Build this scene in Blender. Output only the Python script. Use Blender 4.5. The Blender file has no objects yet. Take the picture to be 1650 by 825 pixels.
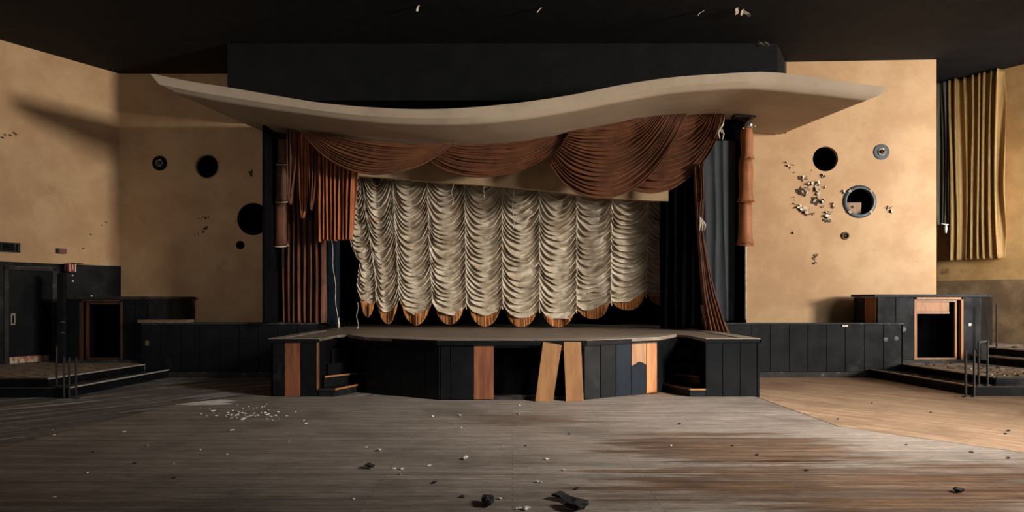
import bpy, bmesh, math, random
from math import sin, cos, pi, sqrt
from mathutils import Vector, Matrix, noise

C = bpy.context.scene.collection
SC = bpy.context.scene
R = random.Random(7)
F = 1100.0; CX = 825.0; HY = 482.0; EYE = 1.6       # survey of the photograph: focal length, centre, horizon, eye height

# ------------------------------------------------------------------ camera
cam = bpy.data.cameras.new('camera'); co = bpy.data.objects.new('camera', cam); C.objects.link(co)
co.location = (0, 0, EYE); co.rotation_euler = (pi/2, 0, 0)
cam.sensor_width = 36; cam.lens = 36*F/1650; cam.shift_y = (HY-412.5)/1650
cam.clip_start = .05; cam.clip_end = 200
SC.camera = co
SC.view_settings.view_transform = 'Standard'; SC.view_settings.look = 'None'
SC.view_settings.gamma = 1; SC.view_settings.use_curve_mapping = False
SC.view_settings.exposure = 0.0
SC.cycles.use_denoising = True
SC.cycles.sample_clamp_indirect = 4
# ------------------------------------------------------------------ world + lights
w = bpy.data.worlds.new('world'); SC.world = w; w.use_nodes = True
w.node_tree.nodes['Background'].inputs[0].default_value = (.62, .78, 1, 1)
w.node_tree.nodes['Background'].inputs[1].default_value = 0.065

def area(name, loc, target, sx, sy, power, col, spread=180):
    l = bpy.data.lights.new(name, 'AREA'); l.shape = 'RECTANGLE'; l.size = sx; l.size_y = sy
    l.energy = power; l.color = col; l.spread = math.radians(spread)
    o = bpy.data.objects.new(name, l); C.objects.link(o); o.location = loc
    o.rotation_euler = (Vector(target)-Vector(loc)).to_track_quat('-Z', 'Y').to_euler()
    return o
area('assumed_window_daylight', (23.8, -1.5, 4.5), (-4, 15.0, 3.2), 2.6, 3.0, 6500, (1, .93, .84))  # daylight of an assumed unseen window, placed to suit the cast shadows
area('right_wall_fill_light', (10.9, 10.0, 3.4), (11.2, 15.9, 3.2), 1.6, 2.2, 135, (.97, .98, 1), 110)  # freestanding light added to brighten the right walls, no window is built here
area('floor_fill_light', (9.6, 3.0, 5.9), (2.9, 8.8, 0), 2.2, 2.6, 400, (1, .91, .82), 62)  # added beam that brightens the floor, no door stands here
area('left_wall_fill_light', (-6.5, -4.5, 3.6), (-7.4, 16, 3.6), 2.0, 2.0, 16, (1, .92, .85), 40)  # added fill aimed at the left back wall, no window behind it
area('front_fill_light', (6.0, -5.5, 3.6), (1, 11, 1.0), 4.5, 2.4, 7, (.86, .93, 1))  # weak frontal fill added from behind the camera

# ------------------------------------------------------------------ helpers
def P(px, py, Y): return Vector(((px-CX)/F*Y, Y, EYE-(py-HY)/F*Y))
def XA(px, Y): return (px-CX)/F*Y
def ZA(py, Y): return EYE-(py-HY)/F*Y
def interp(tab, x):
    if x <= tab[0][0]: return tab[0][1]
    for (a, b), (c, d) in zip(tab, tab[1:]):
        if x <= c: return b+(d-b)*(x-a)/(c-a)
    return tab[-1][1]
def smooth_interp(tab, x):
    n = len(tab)
    if x <= tab[0][0]: return tab[0][1]
    if x >= tab[-1][0]: return tab[-1][1]
    for i in range(n-1):
        x0, y0 = tab[i]; x1, y1 = tab[i+1]
        if x <= x1:
            def sl(k):
                if k == 0: return (tab[1][1]-tab[0][1])/(tab[1][0]-tab[0][0])
                if k == n-1: return (tab[-1][1]-tab[-2][1])/(tab[-1][0]-tab[-2][0])
                return (tab[k+1][1]-tab[k-1][1])/(tab[k+1][0]-tab[k-1][0])
            h = x1-x0; t = (x-x0)/h
            return (2*t**3-3*t*t+1)*y0+(t**3-2*t*t+t)*h*sl(i)+(-2*t**3+3*t*t)*y1+(t**3-t*t)*h*sl(i+1)

class MB:
    def __init__(s): s.v = []; s.f = []
    def add(s, v, f):
        n = len(s.v); s.v += [Vector(p) for p in v]; s.f += [tuple(i+n for i in q) for q in f]; return s
    def obox(s, o, a, b, c):
        o, a, b, c = map(Vector, (o, a, b, c))
        v = [o, o+a, o+a+b, o+b, o+c, o+a+c, o+a+b+c, o+b+c]
        return s.add(v, [(0,3,2,1),(4,5,6,7),(0,1,5,4),(1,2,6,5),(2,3,7,6),(3,0,4,7)])
    def box(s, x0, x1, y0, y1, z0, z1): return s.obox((x0,y0,z0), (x1-x0,0,0), (0,y1-y0,0), (0,0,z1-z0))
    def prism(s, poly, z0, z1):
        n = len(poly)
        v = [(x, y, z0) for x, y in poly]+[(x, y, z1) for x, y in poly]
        f = [tuple(range(n-1, -1, -1)), tuple(range(n, 2*n))]+[(i, (i+1) % n, n+(i+1) % n, n+i) for i in range(n)]
        return s.add(v, f)
    def grid(s, rows, closed=False):
        nr = len(rows); nc = len(rows[0])
        v = [p for r in rows for p in r]; f = []
        for i in range(nr-1):
            for j in range(nc if closed else nc-1):
                k = (j+1) % nc; f.append((i*nc+j, i*nc+k, (i+1)*nc+k, (i+1)*nc+j))
        return s.add(v, f)
    def tube(s, path, r, n=10, cap=True):
        path = [Vector(p) for p in path]; rows = []
        for i, p in enumerate(path):
            t = (path[min(i+1, len(path)-1)]-path[max(i-1, 0)]).normalized()
            a = t.cross(Vector((0, 1, 0)) if abs(t.y) < .9 else Vector((1, 0, 0))).normalized(); b = t.cross(a)
            rr = r[i] if isinstance(r, (list, tuple)) else r
            rows.append([p+a*rr*cos(2*pi*k/n)+b*rr*sin(2*pi*k/n) for k in range(n)])
        b0 = len(s.v); s.grid(rows, True)
        if cap: s.f += [tuple(b0+k for k in range(n-1, -1, -1)), tuple(b0+(len(rows)-1)*n+k for k in range(n))]
        return s
    def lathe(s, prof, o, ax, n=32):          # prof: (radius, along) pairs around axis ax from o
        o = Vector(o); ax = Vector(ax).normalized()
        a = ax.cross(Vector((0, 0, 1))).normalized(); b = ax.cross(a)
        rows = [[o+ax*h+a*r*cos(2*pi*k/n)+b*r*sin(2*pi*k/n) for k in range(n)] for r, h in prof]
        return s.grid(rows, True)

def obj(name, mb, m, parent=None, smooth=False, bevel=0, solid=0):
    off = parent.get('_o') if parent else None
    off = Vector(off) if off else Vector((0, 0, 0))
    me = bpy.data.meshes.new(name); me.from_pydata([p-off for p in mb.v], [], mb.f); me.update()
    bm = bmesh.new(); bm.from_mesh(me); bmesh.ops.recalc_face_normals(bm, faces=bm.faces); bm.to_mesh(me); bm.free()
    me.materials.append(m)
    if smooth:
        for p in me.polygons: p.use_smooth = True
    o = bpy.data.objects.new(name, me); C.objects.link(o)
    if parent: o.parent = parent; o['_o'] = tuple(off)
    if solid:
        k = o.modifiers.new('thick', 'SOLIDIFY'); k.thickness = solid; k.offset = 0
    if bevel:
        k = o.modifiers.new('edge', 'BEVEL'); k.width = bevel; k.segments = 2; k.limit_method = 'ANGLE'
    return o
def tag(o, label=None, cat=None, group=None, kind=None):
    if label: o['label'] = label
    if cat: o['category'] = cat
    if group: o['group'] = group
    if kind: o['kind'] = kind
    return o
def thing(name, loc, label, cat, group=None):
    o = bpy.data.objects.new(name, None); C.objects.link(o); o.location = loc; o['_o'] = tuple(loc); o.empty_display_size = .1
    return tag(o, label, cat, group)
def single(name, mb, m, label, cat, group=None, **k):
    """one-mesh thing whose origin sits at the middle of its base"""
    xs = [p.x for p in mb.v]; ys = [p.y for p in mb.v]; zs = [p.z for p in mb.v]
    c = Vector(((min(xs)+max(xs))/2, (min(ys)+max(ys))/2, min(zs)))
    mb.v = [p-c for p in mb.v]
    o = obj(name, mb, m, **k); o.location = c
    return tag(o, label, cat, group)
def struct(name, mb, m, parent=None, **k):
    o = obj(name, mb, m, parent, **k)
    if not parent: o['kind'] = 'structure'; o['_o'] = (0, 0, 0)
    return o
def clean_props():
    for o in C.objects:
        if '_o' in o: del o['_o']

# ------------------------------------------------------------------ materials
def mat(name, a, b=None, rough=.6, scale=4, stretch=(1, 1, 1), detail=8, lo=.35, hi=.65, bump=0, bscale=None,
        spots=None, spot_scale=6, spot_lo=.6, spot_hi=.68, spot_stretch=(1, 1, 1), sheen=0, metal=0, spec=.5, rvar=0, rot=0):
    m = bpy.data.materials.new(name); m.use_nodes = True; nt = m.node_tree; N = nt.nodes; L = nt.links
    p = N['Principled BSDF']; p.inputs['Roughness'].default_value = rough; p.inputs['Metallic'].default_value = metal
    p.inputs['Specular IOR Level'].default_value = spec
    if sheen:
        p.inputs['Sheen Weight'].default_value = sheen; p.inputs['Sheen Roughness'].default_value = .45
        p.inputs['Sheen Tint'].default_value = (.9, .42, .18, 1)
    b = b or tuple(x*.8 for x in a)
    tc = N.new('ShaderNodeTexCoord')
    def nz(sc, st, det=8, r=.6):
        mp = N.new('ShaderNodeMapping'); mp.inputs['Scale'].default_value = st; mp.inputs['Rotation'].default_value = (0, 0, rot)
        L.new(tc.outputs['Object'], mp.inputs[0])
        t = N.new('ShaderNodeTexNoise'); t.inputs['Scale'].default_value = sc; t.inputs['Detail'].default_value = det; t.inputs['Roughness'].default_value = r
        L.new(mp.outputs[0], t.inputs['Vector']); return t
    def ramp(src, l, h):
        r = N.new('ShaderNodeMapRange'); r.inputs['From Min'].default_value = l; r.inputs['From Max'].default_value = h
        r.interpolation_type = 'SMOOTHSTEP'; L.new(src, r.inputs['Value']); return r.outputs[0]
    def mix(f, c1, c2):
        x = N.new('ShaderNodeMix'); x.data_type = 'RGBA'; L.new(f, x.inputs['Factor'])
        for s_, c in ((6, c1), (7, c2)):
            if isinstance(c, tuple): x.inputs[s_].default_value = (*c, 1)
            else: L.new(c, x.inputs[s_])
        return x.outputs[2]
    n1 = nz(scale, stretch, detail); f1 = ramp(n1.outputs['Fac'], lo, hi); col = mix(f1, a, b)
    if spots:
        n2 = nz(spot_scale, spot_stretch, 6, .65); f2 = ramp(n2.outputs['Fac'], spot_lo, spot_hi); col = mix(f2, col, spots)
    L.new(col, p.inputs['Base Color'])
    if rvar:
        r = N.new('ShaderNodeMapRange'); r.inputs['To Min'].default_value = rough-rvar; r.inputs['To Max'].default_value = rough+rvar
        L.new(f1, r.inputs['Value']); L.new(r.outputs[0], p.inputs['Roughness'])
    if bump:
        n3 = nz(bscale or scale*6, stretch, 6); bp = N.new('ShaderNodeBump'); bp.inputs['Strength'].default_value = bump; bp.inputs['Distance'].default_value = .02
        L.new(n3.outputs['Fac'], bp.inputs['Height']); L.new(bp.outputs[0], p.inputs['Normal'])
    m['_n'] = 1
    return m

def floor_mat(name, a, b, dark, stain, rot, stain_on):
    m = bpy.data.materials.new(name); m.use_nodes = True; nt = m.node_tree; N = nt.nodes; L = nt.links
    p = N['Principled BSDF']; p.inputs['Specular IOR Level'].default_value = .35
    tc = N.new('ShaderNodeTexCoord')
    mp0 = N.new('ShaderNodeMapping'); mp0.inputs['Rotation'].default_value = (0, 0, rot); L.new(tc.outputs['Object'], mp0.inputs[0])
    def nz(sc, st, det=9, r=.62, loc=(0, 0, 0)):
        mp = N.new('ShaderNodeMapping'); mp.inputs['Scale'].default_value = st; mp.inputs['Location'].default_value = loc; L.new(mp0.outputs[0], mp.inputs[0])
        t = N.new('ShaderNodeTexNoise'); t.inputs['Scale'].default_value = sc; t.inputs['Detail'].default_value = det; t.inputs['Roughness'].default_value = r
        L.new(mp.outputs[0], t.inputs['Vector']); return t.outputs['Fac']
    def rng(src, l, h, tl=0, th=1):
        r = N.new('ShaderNodeMapRange'); r.inputs['From Min'].default_value = l; r.inputs['From Max'].default_value = h
        r.inputs['To Min'].default_value = tl; r.inputs['To Max'].default_value = th
        r.interpolation_type = 'SMOOTHSTEP'; L.new(src, r.inputs['Value']); return r.outputs[0]
    def mix(f, c1, c2, bt='MIX'):
        x = N.new('ShaderNodeMix'); x.data_type = 'RGBA'; x.blend_type = bt
        if isinstance(f, float): x.inputs['Factor'].default_value = f
        else: L.new(f, x.inputs['Factor'])
        for s_, c in ((6, c1), (7, c2)):
            if isinstance(c, tuple): x.inputs[s_].default_value = (*c, 1)
            else: L.new(c, x.inputs[s_])
        return x.outputs[2]
    def math_(op, a_, b_):
        x = N.new('ShaderNodeMath'); x.operation = op
        for i, c in enumerate((a_, b_)):
            if isinstance(c, (int, float)): x.inputs[i].default_value = c
            else: L.new(c, x.inputs[i])
        return x.outputs[0]
    streak = nz(1.6, (.35, 5, 1)); fine = nz(6, (.5, 9, 1), 10, .7); blot = nz(.7, (1, 1, 1))
    col = mix(rng(streak, .38, .62), a, b)
    col = mix(rng(fine, .35, .62), col, mix(.62, col, dark))
    col = mix(rng(nz(14, (.7, 2.2, 1), 8, .8, (1, 4, 0)), .54, .66, 0, .7), col, dark)
    col = mix(rng(blot, .45, .68, 0, .6), col, dark)
    col = mix(rng(nz(2.6, (.7, 2.2, 1), 10, .8, (5, 3, 0)), .56, .68, 0, .75), col, dark)
    col = mix(rng(nz(7, (.9, 4, 1), 10, .85, (11, 2, 0)), .50, .62, 0, .6), col, dark)
    col = mix(rng(nz(5, (.6, 7, 1), 9, .85, (1, 12, 0)), .55, .68, 0, .45), col, (.62, .57, .50))
    br = N.new('ShaderNodeTexBrick'); br.inputs['Scale'].default_value = 1; br.inputs['Brick Width'].default_value = 2.3
    br.inputs['Row Height'].default_value = .085; br.inputs['Mortar Size'].default_value = .004; br.inputs['Mortar Smooth'].default_value = .3
    br.inputs['Color1'].default_value = (1, 1, 1, 1); br.inputs['Color2'].default_value = (.78, .78, .78, 1); br.inputs['Mortar'].default_value = (.35, .32, .3, 1)
    L.new(mp0.outputs[0], br.inputs['Vector'])
    col = mix(.75, col, br.outputs['Color'], 'MULTIPLY')
    # pale dust streaks
    if name.startswith('grey'): col = mix(rng(nz(1.3, (.35, 3.5, 1), 8, .75, (4, 8, 0)), .52, .60, 0, .8), col, (.58, .56, .53))
    col = mix(rng(nz(2.1, (.5, 3, 1), 8, .7, (9, 1, 0)), .62, .74, 0, .45), col, (.42, .40, .36))
    rough = .55
    if stain_on:
        sep = N.new('ShaderNodeSeparateXYZ'); L.new(tc.outputs['Object'], sep.inputs[0])
        x_, y_ = sep.outputs[0], sep.outputs[1]
        def ell(cx, cy, rx, ry, amp):
            dx = math_('DIVIDE', math_('SUBTRACT', x_, cx), rx); dy = math_('DIVIDE', math_('SUBTRACT', y_, cy), ry)
            d = math_('SQRT', math_('ADD', math_('MULTIPLY', dx, dx), math_('MULTIPLY', dy, dy)), 0)
            d = math_('ADD', d, math_('MULTIPLY', math_('SUBTRACT', nz(1.3, (.35, 4, 1), 6, .6, (cx, cy, 0)), .5), amp))
            return rng(d, .78, 1.0, 1, 0)
        s1 = ell(2.3, 7.35, 1.45, .8, 2.3); s2 = ell(3.0, 5.75, 2.2, 1.05, 2.6); s3 = ell(.1, 9.0, .9, .45, 2.6); s4 = ell(5.0, 6.0, 1.9, .75, 2.4)
        tone = rng(nz(1.1, (.3, 7, 1), 6, .7, (2, 7, 0)), .40, .60); tint = mix(tone, stain, (.66, .46, .32))
        tint = mix(rng(nz(.9, (.4, 6, 1), 5, .6, (7, 2, 0)), .50, .64, 0, .8), tint, (.50, .44, .42))
        tone2 = rng(nz(2.3, (.2, 8, 1), 5, .6, (3, 3, 0)), .30, .55, .45, 1)
        for s_, k in ((s1, 1.0), (s2, 1.0), (s3, .6), (s4, .6)):
            col = mix(math_('MULTIPLY', math_('MULTIPLY', s_, k), tone2), col, tint, 'MULTIPLY')
        s5 = ell(-4.75, 10.55, .5, .32, 2.6); col = mix(math_('MULTIPLY', s5, rng(nz(4, (.5, 6, 1)), .36, .48)), col, (.95, .93, .90))
    L.new(col, p.inputs['Base Color'])
    L.new(rng(streak, .3, .7, rough-.12, rough+.2), p.inputs['Roughness'])
    bp = N.new('ShaderNodeBump'); bp.inputs['Strength'].default_value = .35; bp.inputs['Distance'].default_value = .01
    L.new(math_('MULTIPLY', br.outputs['Fac'], -1), bp.inputs['Height'])
    bp2 = N.new('ShaderNodeBump'); bp2.inputs['Strength'].default_value = .3; bp2.inputs['Distance'].default_value = .02
    L.new(fine, bp2.inputs['Height']); L.new(bp.outputs[0], bp2.inputs['Normal']); L.new(bp2.outputs[0], p.inputs['Normal'])
    return m

M = {}
M['wall'] = mat('yellow_plaster', (.60, .385, .205), (.50, .30, .15), .75, 1.2, bump=.12, bscale=60, spots=(.42, .24, .10), spot_scale=1.6, spot_lo=.6, spot_hi=.8)
M['wall_stained'] = mat('stained_plaster', (.66, .38, .14), (.46, .25, .08), .8, 1.1, bump=.15, bscale=40, spots=(.2, .11, .05), spot_scale=2.5, spot_lo=.58, spot_hi=.75)
M['wall_dirty'] = mat('bare_brown_wall', (.36, .22, .105), (.19, .11, .05), .85, 1.6, bump=.4, bscale=30, spots=(.07, .045, .03), spot_scale=2.4, spot_lo=.5, spot_hi=.8)
M['canopy'] = mat('grey_beige_plaster', (.52, .415, .30), (.44, .345, .245), .7, 1.0, bump=.08, bscale=50, spots=(.30, .23, .17), spot_scale=2, spot_lo=.6, spot_hi=.85)
M['pelmet'] = mat('tan_pelmet_paint', (.42, .29, .16), (.30, .20, .11), .7, 1.5)
M['ceiling'] = mat('black_ceiling', (.014, .014, .0145), (.009, .009, .0095), .85, 3, bump=.5, bscale=50, spec=.25)
M['bulk'] = mat('black_bulkhead', (.010, .0105, .011), (.007, .0075, .008), .85, 2, spec=.15)
M['black'] = mat('black_panel', (.010, .011, .0125), (.006, .007, .008), .24, 3, rvar=.06, spec=.14, spots=(.035, .037, .036), spot_scale=2.2, spot_lo=.58, spot_hi=.85, bump=.03, bscale=8)
M['black_dusty'] = mat('black_dusty_panel', (.012, .013, .014), (.006, .0067, .0074), .55, 2.2, rvar=.08, spec=.12, spots=(.055, .054, .05), spot_scale=1.7, spot_lo=.55, spot_hi=.85, bump=.04, bscale=10)
M['blue'] = mat('blue_black_panel', (.007, .012, .020), (.004, .007, .012), .5, 3, spec=.12, spots=(.03, .028, .026), spot_scale=3, spot_lo=.62, spot_hi=.8)
M['void'] = mat('dark_void', (.006, .006, .0065), (.004, .004, .0045), 1, 3, spec=.02)
M['black_trim'] = mat('black_trim', (.020, .020, .021), (.034, .033, .031), .55, 5, spec=.15, spots=(.14, .13, .115), spot_scale=5, spot_lo=.6, spot_hi=.75)
M['wood'] = mat('orange_wood', (.40, .165, .05), (.29, .11, .03), .5, 3, (4, 4, .5), bump=.08, bscale=12, spots=(.36, .13, .04), spot_scale=4, spot_lo=.6, spot_hi=.75)
M['wood_pale'] = mat('pale_orange_wood', (.31, .155, .06), (.22, .10, .036), .5, 3, (4, 4, .5), bump=.06, spots=(.25, .12, .06), spot_scale=7, spot_lo=.66, spot_hi=.72)
M['wood_dark'] = mat('red_brown_wood', (.26, .095, .04), (.15, .05, .025), .5, 3, (4, 4, .4), bump=.06)
M['wood_shade'] = mat('shaded_wood', (.07, .026, .012), (.03, .012, .007), .5, 3, (4, 4, .4))  # darkened copy of the wood, shade put into its colour
M['nosing'] = mat('worn_pale_nosing', (.55, .53, .5), (.35, .31, .27), .4, 8, spots=(.35, .17, .08), spot_scale=5, spot_lo=.58, spot_hi=.66)
M['nosing_brown'] = mat('worn_brown_nosing', (.50, .37, .25), (.34, .23, .15), .5, 8)
M['stage_top'] = mat('stage_boards', (.21, .165, .12), (.13, .10, .075), .6, 2, (.5, 4, 1), bump=.2, spots=(.06, .05, .045), spot_scale=3, spot_lo=.55, spot_hi=.7)
M['stage_edge'] = mat('stage_border_boards', (.27, .23, .185), (.19, .155, .12), .6, 3, (.5, 4, 1), bump=.2, spots=(.08, .065, .05), spot_scale=5, spot_lo=.6, spot_hi=.72)
M['platform'] = mat('littered_platform_boards', (.44, .34, .24), (.22, .16, .11), .7, 3, (1, 3, 1), bump=.5, bscale=14, spots=(.035, .03, .025), spot_scale=7, spot_lo=.5, spot_hi=.62)
M['satin'] = mat('silver_satin', (.64, .565, .45), (.40, .32, .22), .36, 2.2, (1, 1, 2.5), spots=(.50, .27, .10), spot_scale=1.9, spot_lo=.60, spot_hi=.76, spec=.6, spot_stretch=(1, 1, 2.2), bump=.25, bscale=14)
M['cord'] = mat('pale_gathering_cord', (.62, .57, .48), (.42, .36, .28), .6, 20)
M['fringe'] = mat('orange_fringe', (.60, .27, .085), (.34, .13, .035), .6, 9, (12, 12, .6), bump=.6, bscale=30)
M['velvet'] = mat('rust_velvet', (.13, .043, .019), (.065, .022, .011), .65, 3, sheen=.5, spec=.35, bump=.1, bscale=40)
M['velvet_lit'] = mat('lit_rust_velvet', (.40, .13, .045), (.27, .08, .028), .6, 3, sheen=.5, spec=.35, bump=.1, bscale=40)  # brighter copy of the rust velvet, light put into its colour
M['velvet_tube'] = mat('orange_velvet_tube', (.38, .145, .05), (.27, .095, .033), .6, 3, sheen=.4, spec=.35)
M['black_velour'] = mat('black_velour', (.0022, .0022, .0025), (.0015, .0015, .0018), 1, 3, spec=.02)
M['gold'] = mat('gold_curtain', (.56, .35, .125), (.46, .27, .08), .6, 2, (4, 4, .3), sheen=.3, spots=(.26, .20, .10), spot_scale=2.5, spot_lo=.55, spot_hi=.7, spot_stretch=(3, 3, .4))
M['gold_dirty'] = mat('green_grey_curtain', (.20, .17, .10), (.11, .10, .07), .7, 3, (4, 4, .3))
M['wing'] = mat('blue_grey_drape', (.032, .041, .047), (.018, .023, .027), .8, 2, (3, 3, .4))
M['metal'] = mat('dark_iron', (.035, .035, .037), (.06, .05, .045), .5, 20, metal=.6)
M['chrome'] = mat('dull_chrome', (.5, .47, .42), (.3, .27, .24), .25, 20, metal=.9)
M['ring'] = mat('blue_grey_ring', (.055, .07, .083), (.04, .05, .062), .45, 8)
M['white'] = mat('white_flake', (.78, .76, .72), (.6, .57, .52), .7, 20)
M['paleflake'] = mat('pale_plaster_flake', (.80, .70, .56), (.62, .50, .36), .7, 20)
M['gouge'] = mat('dark_gouge', (.10, .055, .025), (.04, .025, .015), .9, 30)
M['brown_pipe'] = mat('pale_pole', (.72, .64, .54), (.5, .4, .3), .4, 9)
M['red'] = mat('red_plastic', (.50, .05, .03), (.36, .035, .02), .4, 9)
M['darkred'] = mat('brown_red_plastic', (.22, .05, .03), (.16, .035, .02), .4, 9)
M['kick'] = mat('scratched_metal_plate', (.55, .52, .48), (.45, .42, .38), .35, 8, metal=.3, spots=(.40, .13, .05), spot_scale=9, spot_lo=.5, spot_hi=.56, spot_stretch=(1.5, 1.5, .7))
M['brass'] = mat('brass', (.6, .46, .2), (.4, .3, .12), .3, 9, metal=.9)
M['soot'] = mat('black_debris', (.012, .012, .012), (.03, .03, .03), .7, 30, bump=.6, bscale=60)
M['brown_debris'] = mat('brown_debris', (.22, .13, .07), (.09, .06, .035), .8, 30, bump=.6, bscale=60)
M['floor_in'] = floor_mat('dance_floor_boards', (.50, .44, .385), (.32, .275, .235), (.11, .092, .078), (.34, .23, .16), 0, True)
M['floor_grey'] = floor_mat('grey_outer_boards', (.27, .25, .235), (.17, .158, .148), (.07, .065, .06), (.1, .06, .04), math.radians(-48), False)
M['floor_out'] = floor_mat('outer_floor_boards', (.60, .43, .285), (.42, .28, .17), (.17, .10, .065), (.1, .06, .04), math.radians(48), False)

# ================================================================== THE SETTING
CEIL = 6.9
# floors
b = MB(); b.prism([(-1, -7), (26, -7), (26, 18.6), (-1, 18.6)], -.12, 0); struct('floor', b, M['floor_out'])
b = MB(); b.prism([(-16, -7), (-1, -7), (-1, 18.6), (-16, 18.6)], -.12, 0); struct('floor_left', b, M['floor_grey'])
dance = [(-5.9, -6), (6.4, -6), (6.4, 5.7), (5.3, 7.1), (4.08, 8.54), (3.97, 11.3), (-4.3, 11.3), (-5.1, 10.35), (-5.5, 7.33), (-5.9, 4)]
b = MB(); b.prism(dance, -.05, .006); fd = struct('floor_dance', b, M['floor_in'], bevel=.003)
b = MB()
for (xa_, ya_), (xb_, yb_) in zip(dance[2:6], dance[3:6]):
    d_ = Vector((xb_-xa_, yb_-ya_, 0)); n_ = Vector((d_.y, -d_.x, 0)).normalized()*.025; b.obox((xa_, ya_, 0), d_, n_, (0, 0, .004))
obj('joint_strip', b, M['soot'], fd)
b = MB(); b.prism([(-16, -7), (26, -7), (26, 18.6), (-16, 18.6)], CEIL, CEIL+.15); struct('ceiling', b, M['ceiling'])

# splayed side walls
LA = Vector((-10.46, 13.95, 0)); LD = Vector((1.23, 2.11, 0)).normalized(); LN = Vector((LD.y, -LD.x, 0))
RA = Vector((10.55, 16.9, 0)); RD = Vector((1.0, -1.5, 0)).normalized(); RN = Vector((RD.y, -RD.x, 0))
def hit(A, D, px):
    k = (px-CX)/F; return (k*A.y-A.x)/(D.x-k*D.y)
Z = Vector((0, 0, 1))
b = MB(); b.obox(LA-LD*7-LN*.25, LD*(7+2.46), LN*.25, Z*CEIL); wl = struct('wall_left', b, M['wall'])
t_end = hit(LA, LD, 193); t_door0, t_door1 = hit(LA, LD, 4), hit(LA, LD, 92)
b = MB(); b.obox(LA-LD*7, LD*(7+t_door0), LN*.05, Z*2.37); b.obox(LA+LD*t_door1, LD*(t_end-t_door1), LN*.05, Z*2.37)
b.obox(LA+LD*t_door0+Z*2.29, LD*(t_door1-t_door0), LN*.05, Z*.08)
wn = struct('wainscot', b, M['black_dusty'], wl, bevel=.006)
b = MB()
for i in range(5):
    c = LA+LD*(t_door1+.3+i*.4)+LN*.051+Z*(2.0-.33*(i % 3)); b.lathe([(0, .004), (.02, .003), (.022, 0)], c, LN, 8)
obj('paint_spatter', b, M['white'], wl)
for px, py in ((163, 363), (171, 358), (146, 378), (134, 401), (8, 217), (16, 218), (23, 214), (4, 222), (25, 217)):
    t = hit(LA, LD, px); q = LA+LD*t; Y = q.y
    b = MB(); c = Vector((q.x, q.y, ZA(py, Y)))+LN*.002
    pts = []
    for k in range(9):
        a = 2*pi*k/9; r_ = .03*R.uniform(.4, 1.2); pts.append(c+LD*r_*cos(a)*1.2+Z*r_*sin(a)*.8)
    b.add(pts+[p-LN*.01 for p in pts], [tuple(range(9)), tuple(range(17, 8, -1))]+[(k, (k+1) % 9, 9+(k+1) % 9, 9+k) for k in range(9)])
    obj('plaster_gouge', b, M['gouge'], wl)

b = MB(); b.obox(RA-RD*1.6-RN*(-0)-RN*.25*0, RD*9.0, RN*(-.25), Z*CEIL) if RN.x > 0 else b.obox(RA-RD*1.6, RD*9.0, -RN*.25, Z*CEIL)
wr = struct('wall_right', b, M['wall_stained'])
RIN = RN if RN.dot(Vector((-1, -1, 0))) > 0 else -RN
b = MB(); b.obox(RA-RD*1.4+RIN*.002, RD*8, RIN*.02, Z*2.05); struct('wainscot', b, M['wall_dirty'], wr)

# assumed window side of the hall, unseen, beyond the frame to the right
WX = 24.2
b = MB()
for y0, y1 in ((-7, -3.7), (.7, 9.4)): b.box(WX, WX+.3, y0, y1, 0, CEIL)
b.box(WX, WX+.3, -3.7, .7, 0, 2.6); b.box(WX, WX+.3, -3.7, .7, 6.3, CEIL)
struct('assumed_window_wall', b, M['wall'])
b = MB()
for k in range(4):
    y = -3.7+(4.4-.06)*k/3; b.box(WX+.1, WX+.17, y, y+.06, 2.6, 6.3)
for z in (2.6, 4.4, 6.24): b.box(WX+.09, WX+.18, -3.7, .7, z, z+.06)
struct('assumed_window_1', b, M['black_trim'])
b = MB(); b.box(13.0, 13.15, -3.0, 4.1, 0, 3.9); struct('added_shade_wall', b, M['wall'], bevel=.01)  # unseen screen added to keep window light off the lower left

# ---- back walls with real round recesses
def holed_wall(name, A, D, length, thick, z0, z1, holes, m):
    """vertical slab along D from A, circular holes (t, z, r) cut right through"""
    cu = bpy.data.curves.new(name, 'CURVE'); cu.dimensions = '2D'; cu.fill_mode = 'BOTH'; cu.extrude = thick/2
    s = cu.splines.new('POLY'); s.points.add(3); s.use_cyclic_u = True
    for i, (x, z) in enumerate(((0, z0), (length, z0), (length, z1), (0, z1))): s.points[i].co = (x, z, 0, 1)
    for (t, z, r) in holes:
        s = cu.splines.new('POLY'); n = 48; s.points.add(n-1); s.use_cyclic_u = True
        for k in range(n): s.points[k].co = (t+r*cos(2*pi*k/n), z+r*sin(2*pi*k/n), 0, 1)
    tmp = bpy.data.objects.new('tmp', cu); C.objects.link(tmp)
    dg = bpy.context.evaluated_depsgraph_get(); dg.update()
    me = bpy.data.meshes.new_from_object(tmp.evaluated_get(dg)); bpy.data.objects.remove(tmp); bpy.data.curves.remove(cu)
    n_in = Vector((D.y, -D.x, 0))
    for v in me.vertices:
        x, z, y = v.co; v.co = A+D*x+Z*z+n_in*(y-thick/2)
    me.materials.clear(); me.materials.append(m); me.update()
    o = bpy.data.objects.new(name, me); C.objects.link(o); o['kind'] = 'structure'; o['_o'] = (0, 0, 0)
    for (t, z, r) in holes:
        c = A+D*t+Z*z-n_in*(thick*.35)
        bb = MB(); bb.lathe([(0, -.55), (r*1.02, -.55), (r*1.02, 0)], c, n_in, 32); obj('recess', bb, M['void'], o)
    return o
def on_wall(A, D, px, py, r=0):
    t = hit(A, D, px); q = A+D*t; return t, ZA(py, q.y), r*q.y/F, Vector((q.x, q.y, ZA(py, q.y)))
BRA = Vector((5.25, 15.3, 0)); BRD = Vector((4.14, -.2, 0)).normalized(); BRN = Vector((BRD.y, -BRD.x, 0))
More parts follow.
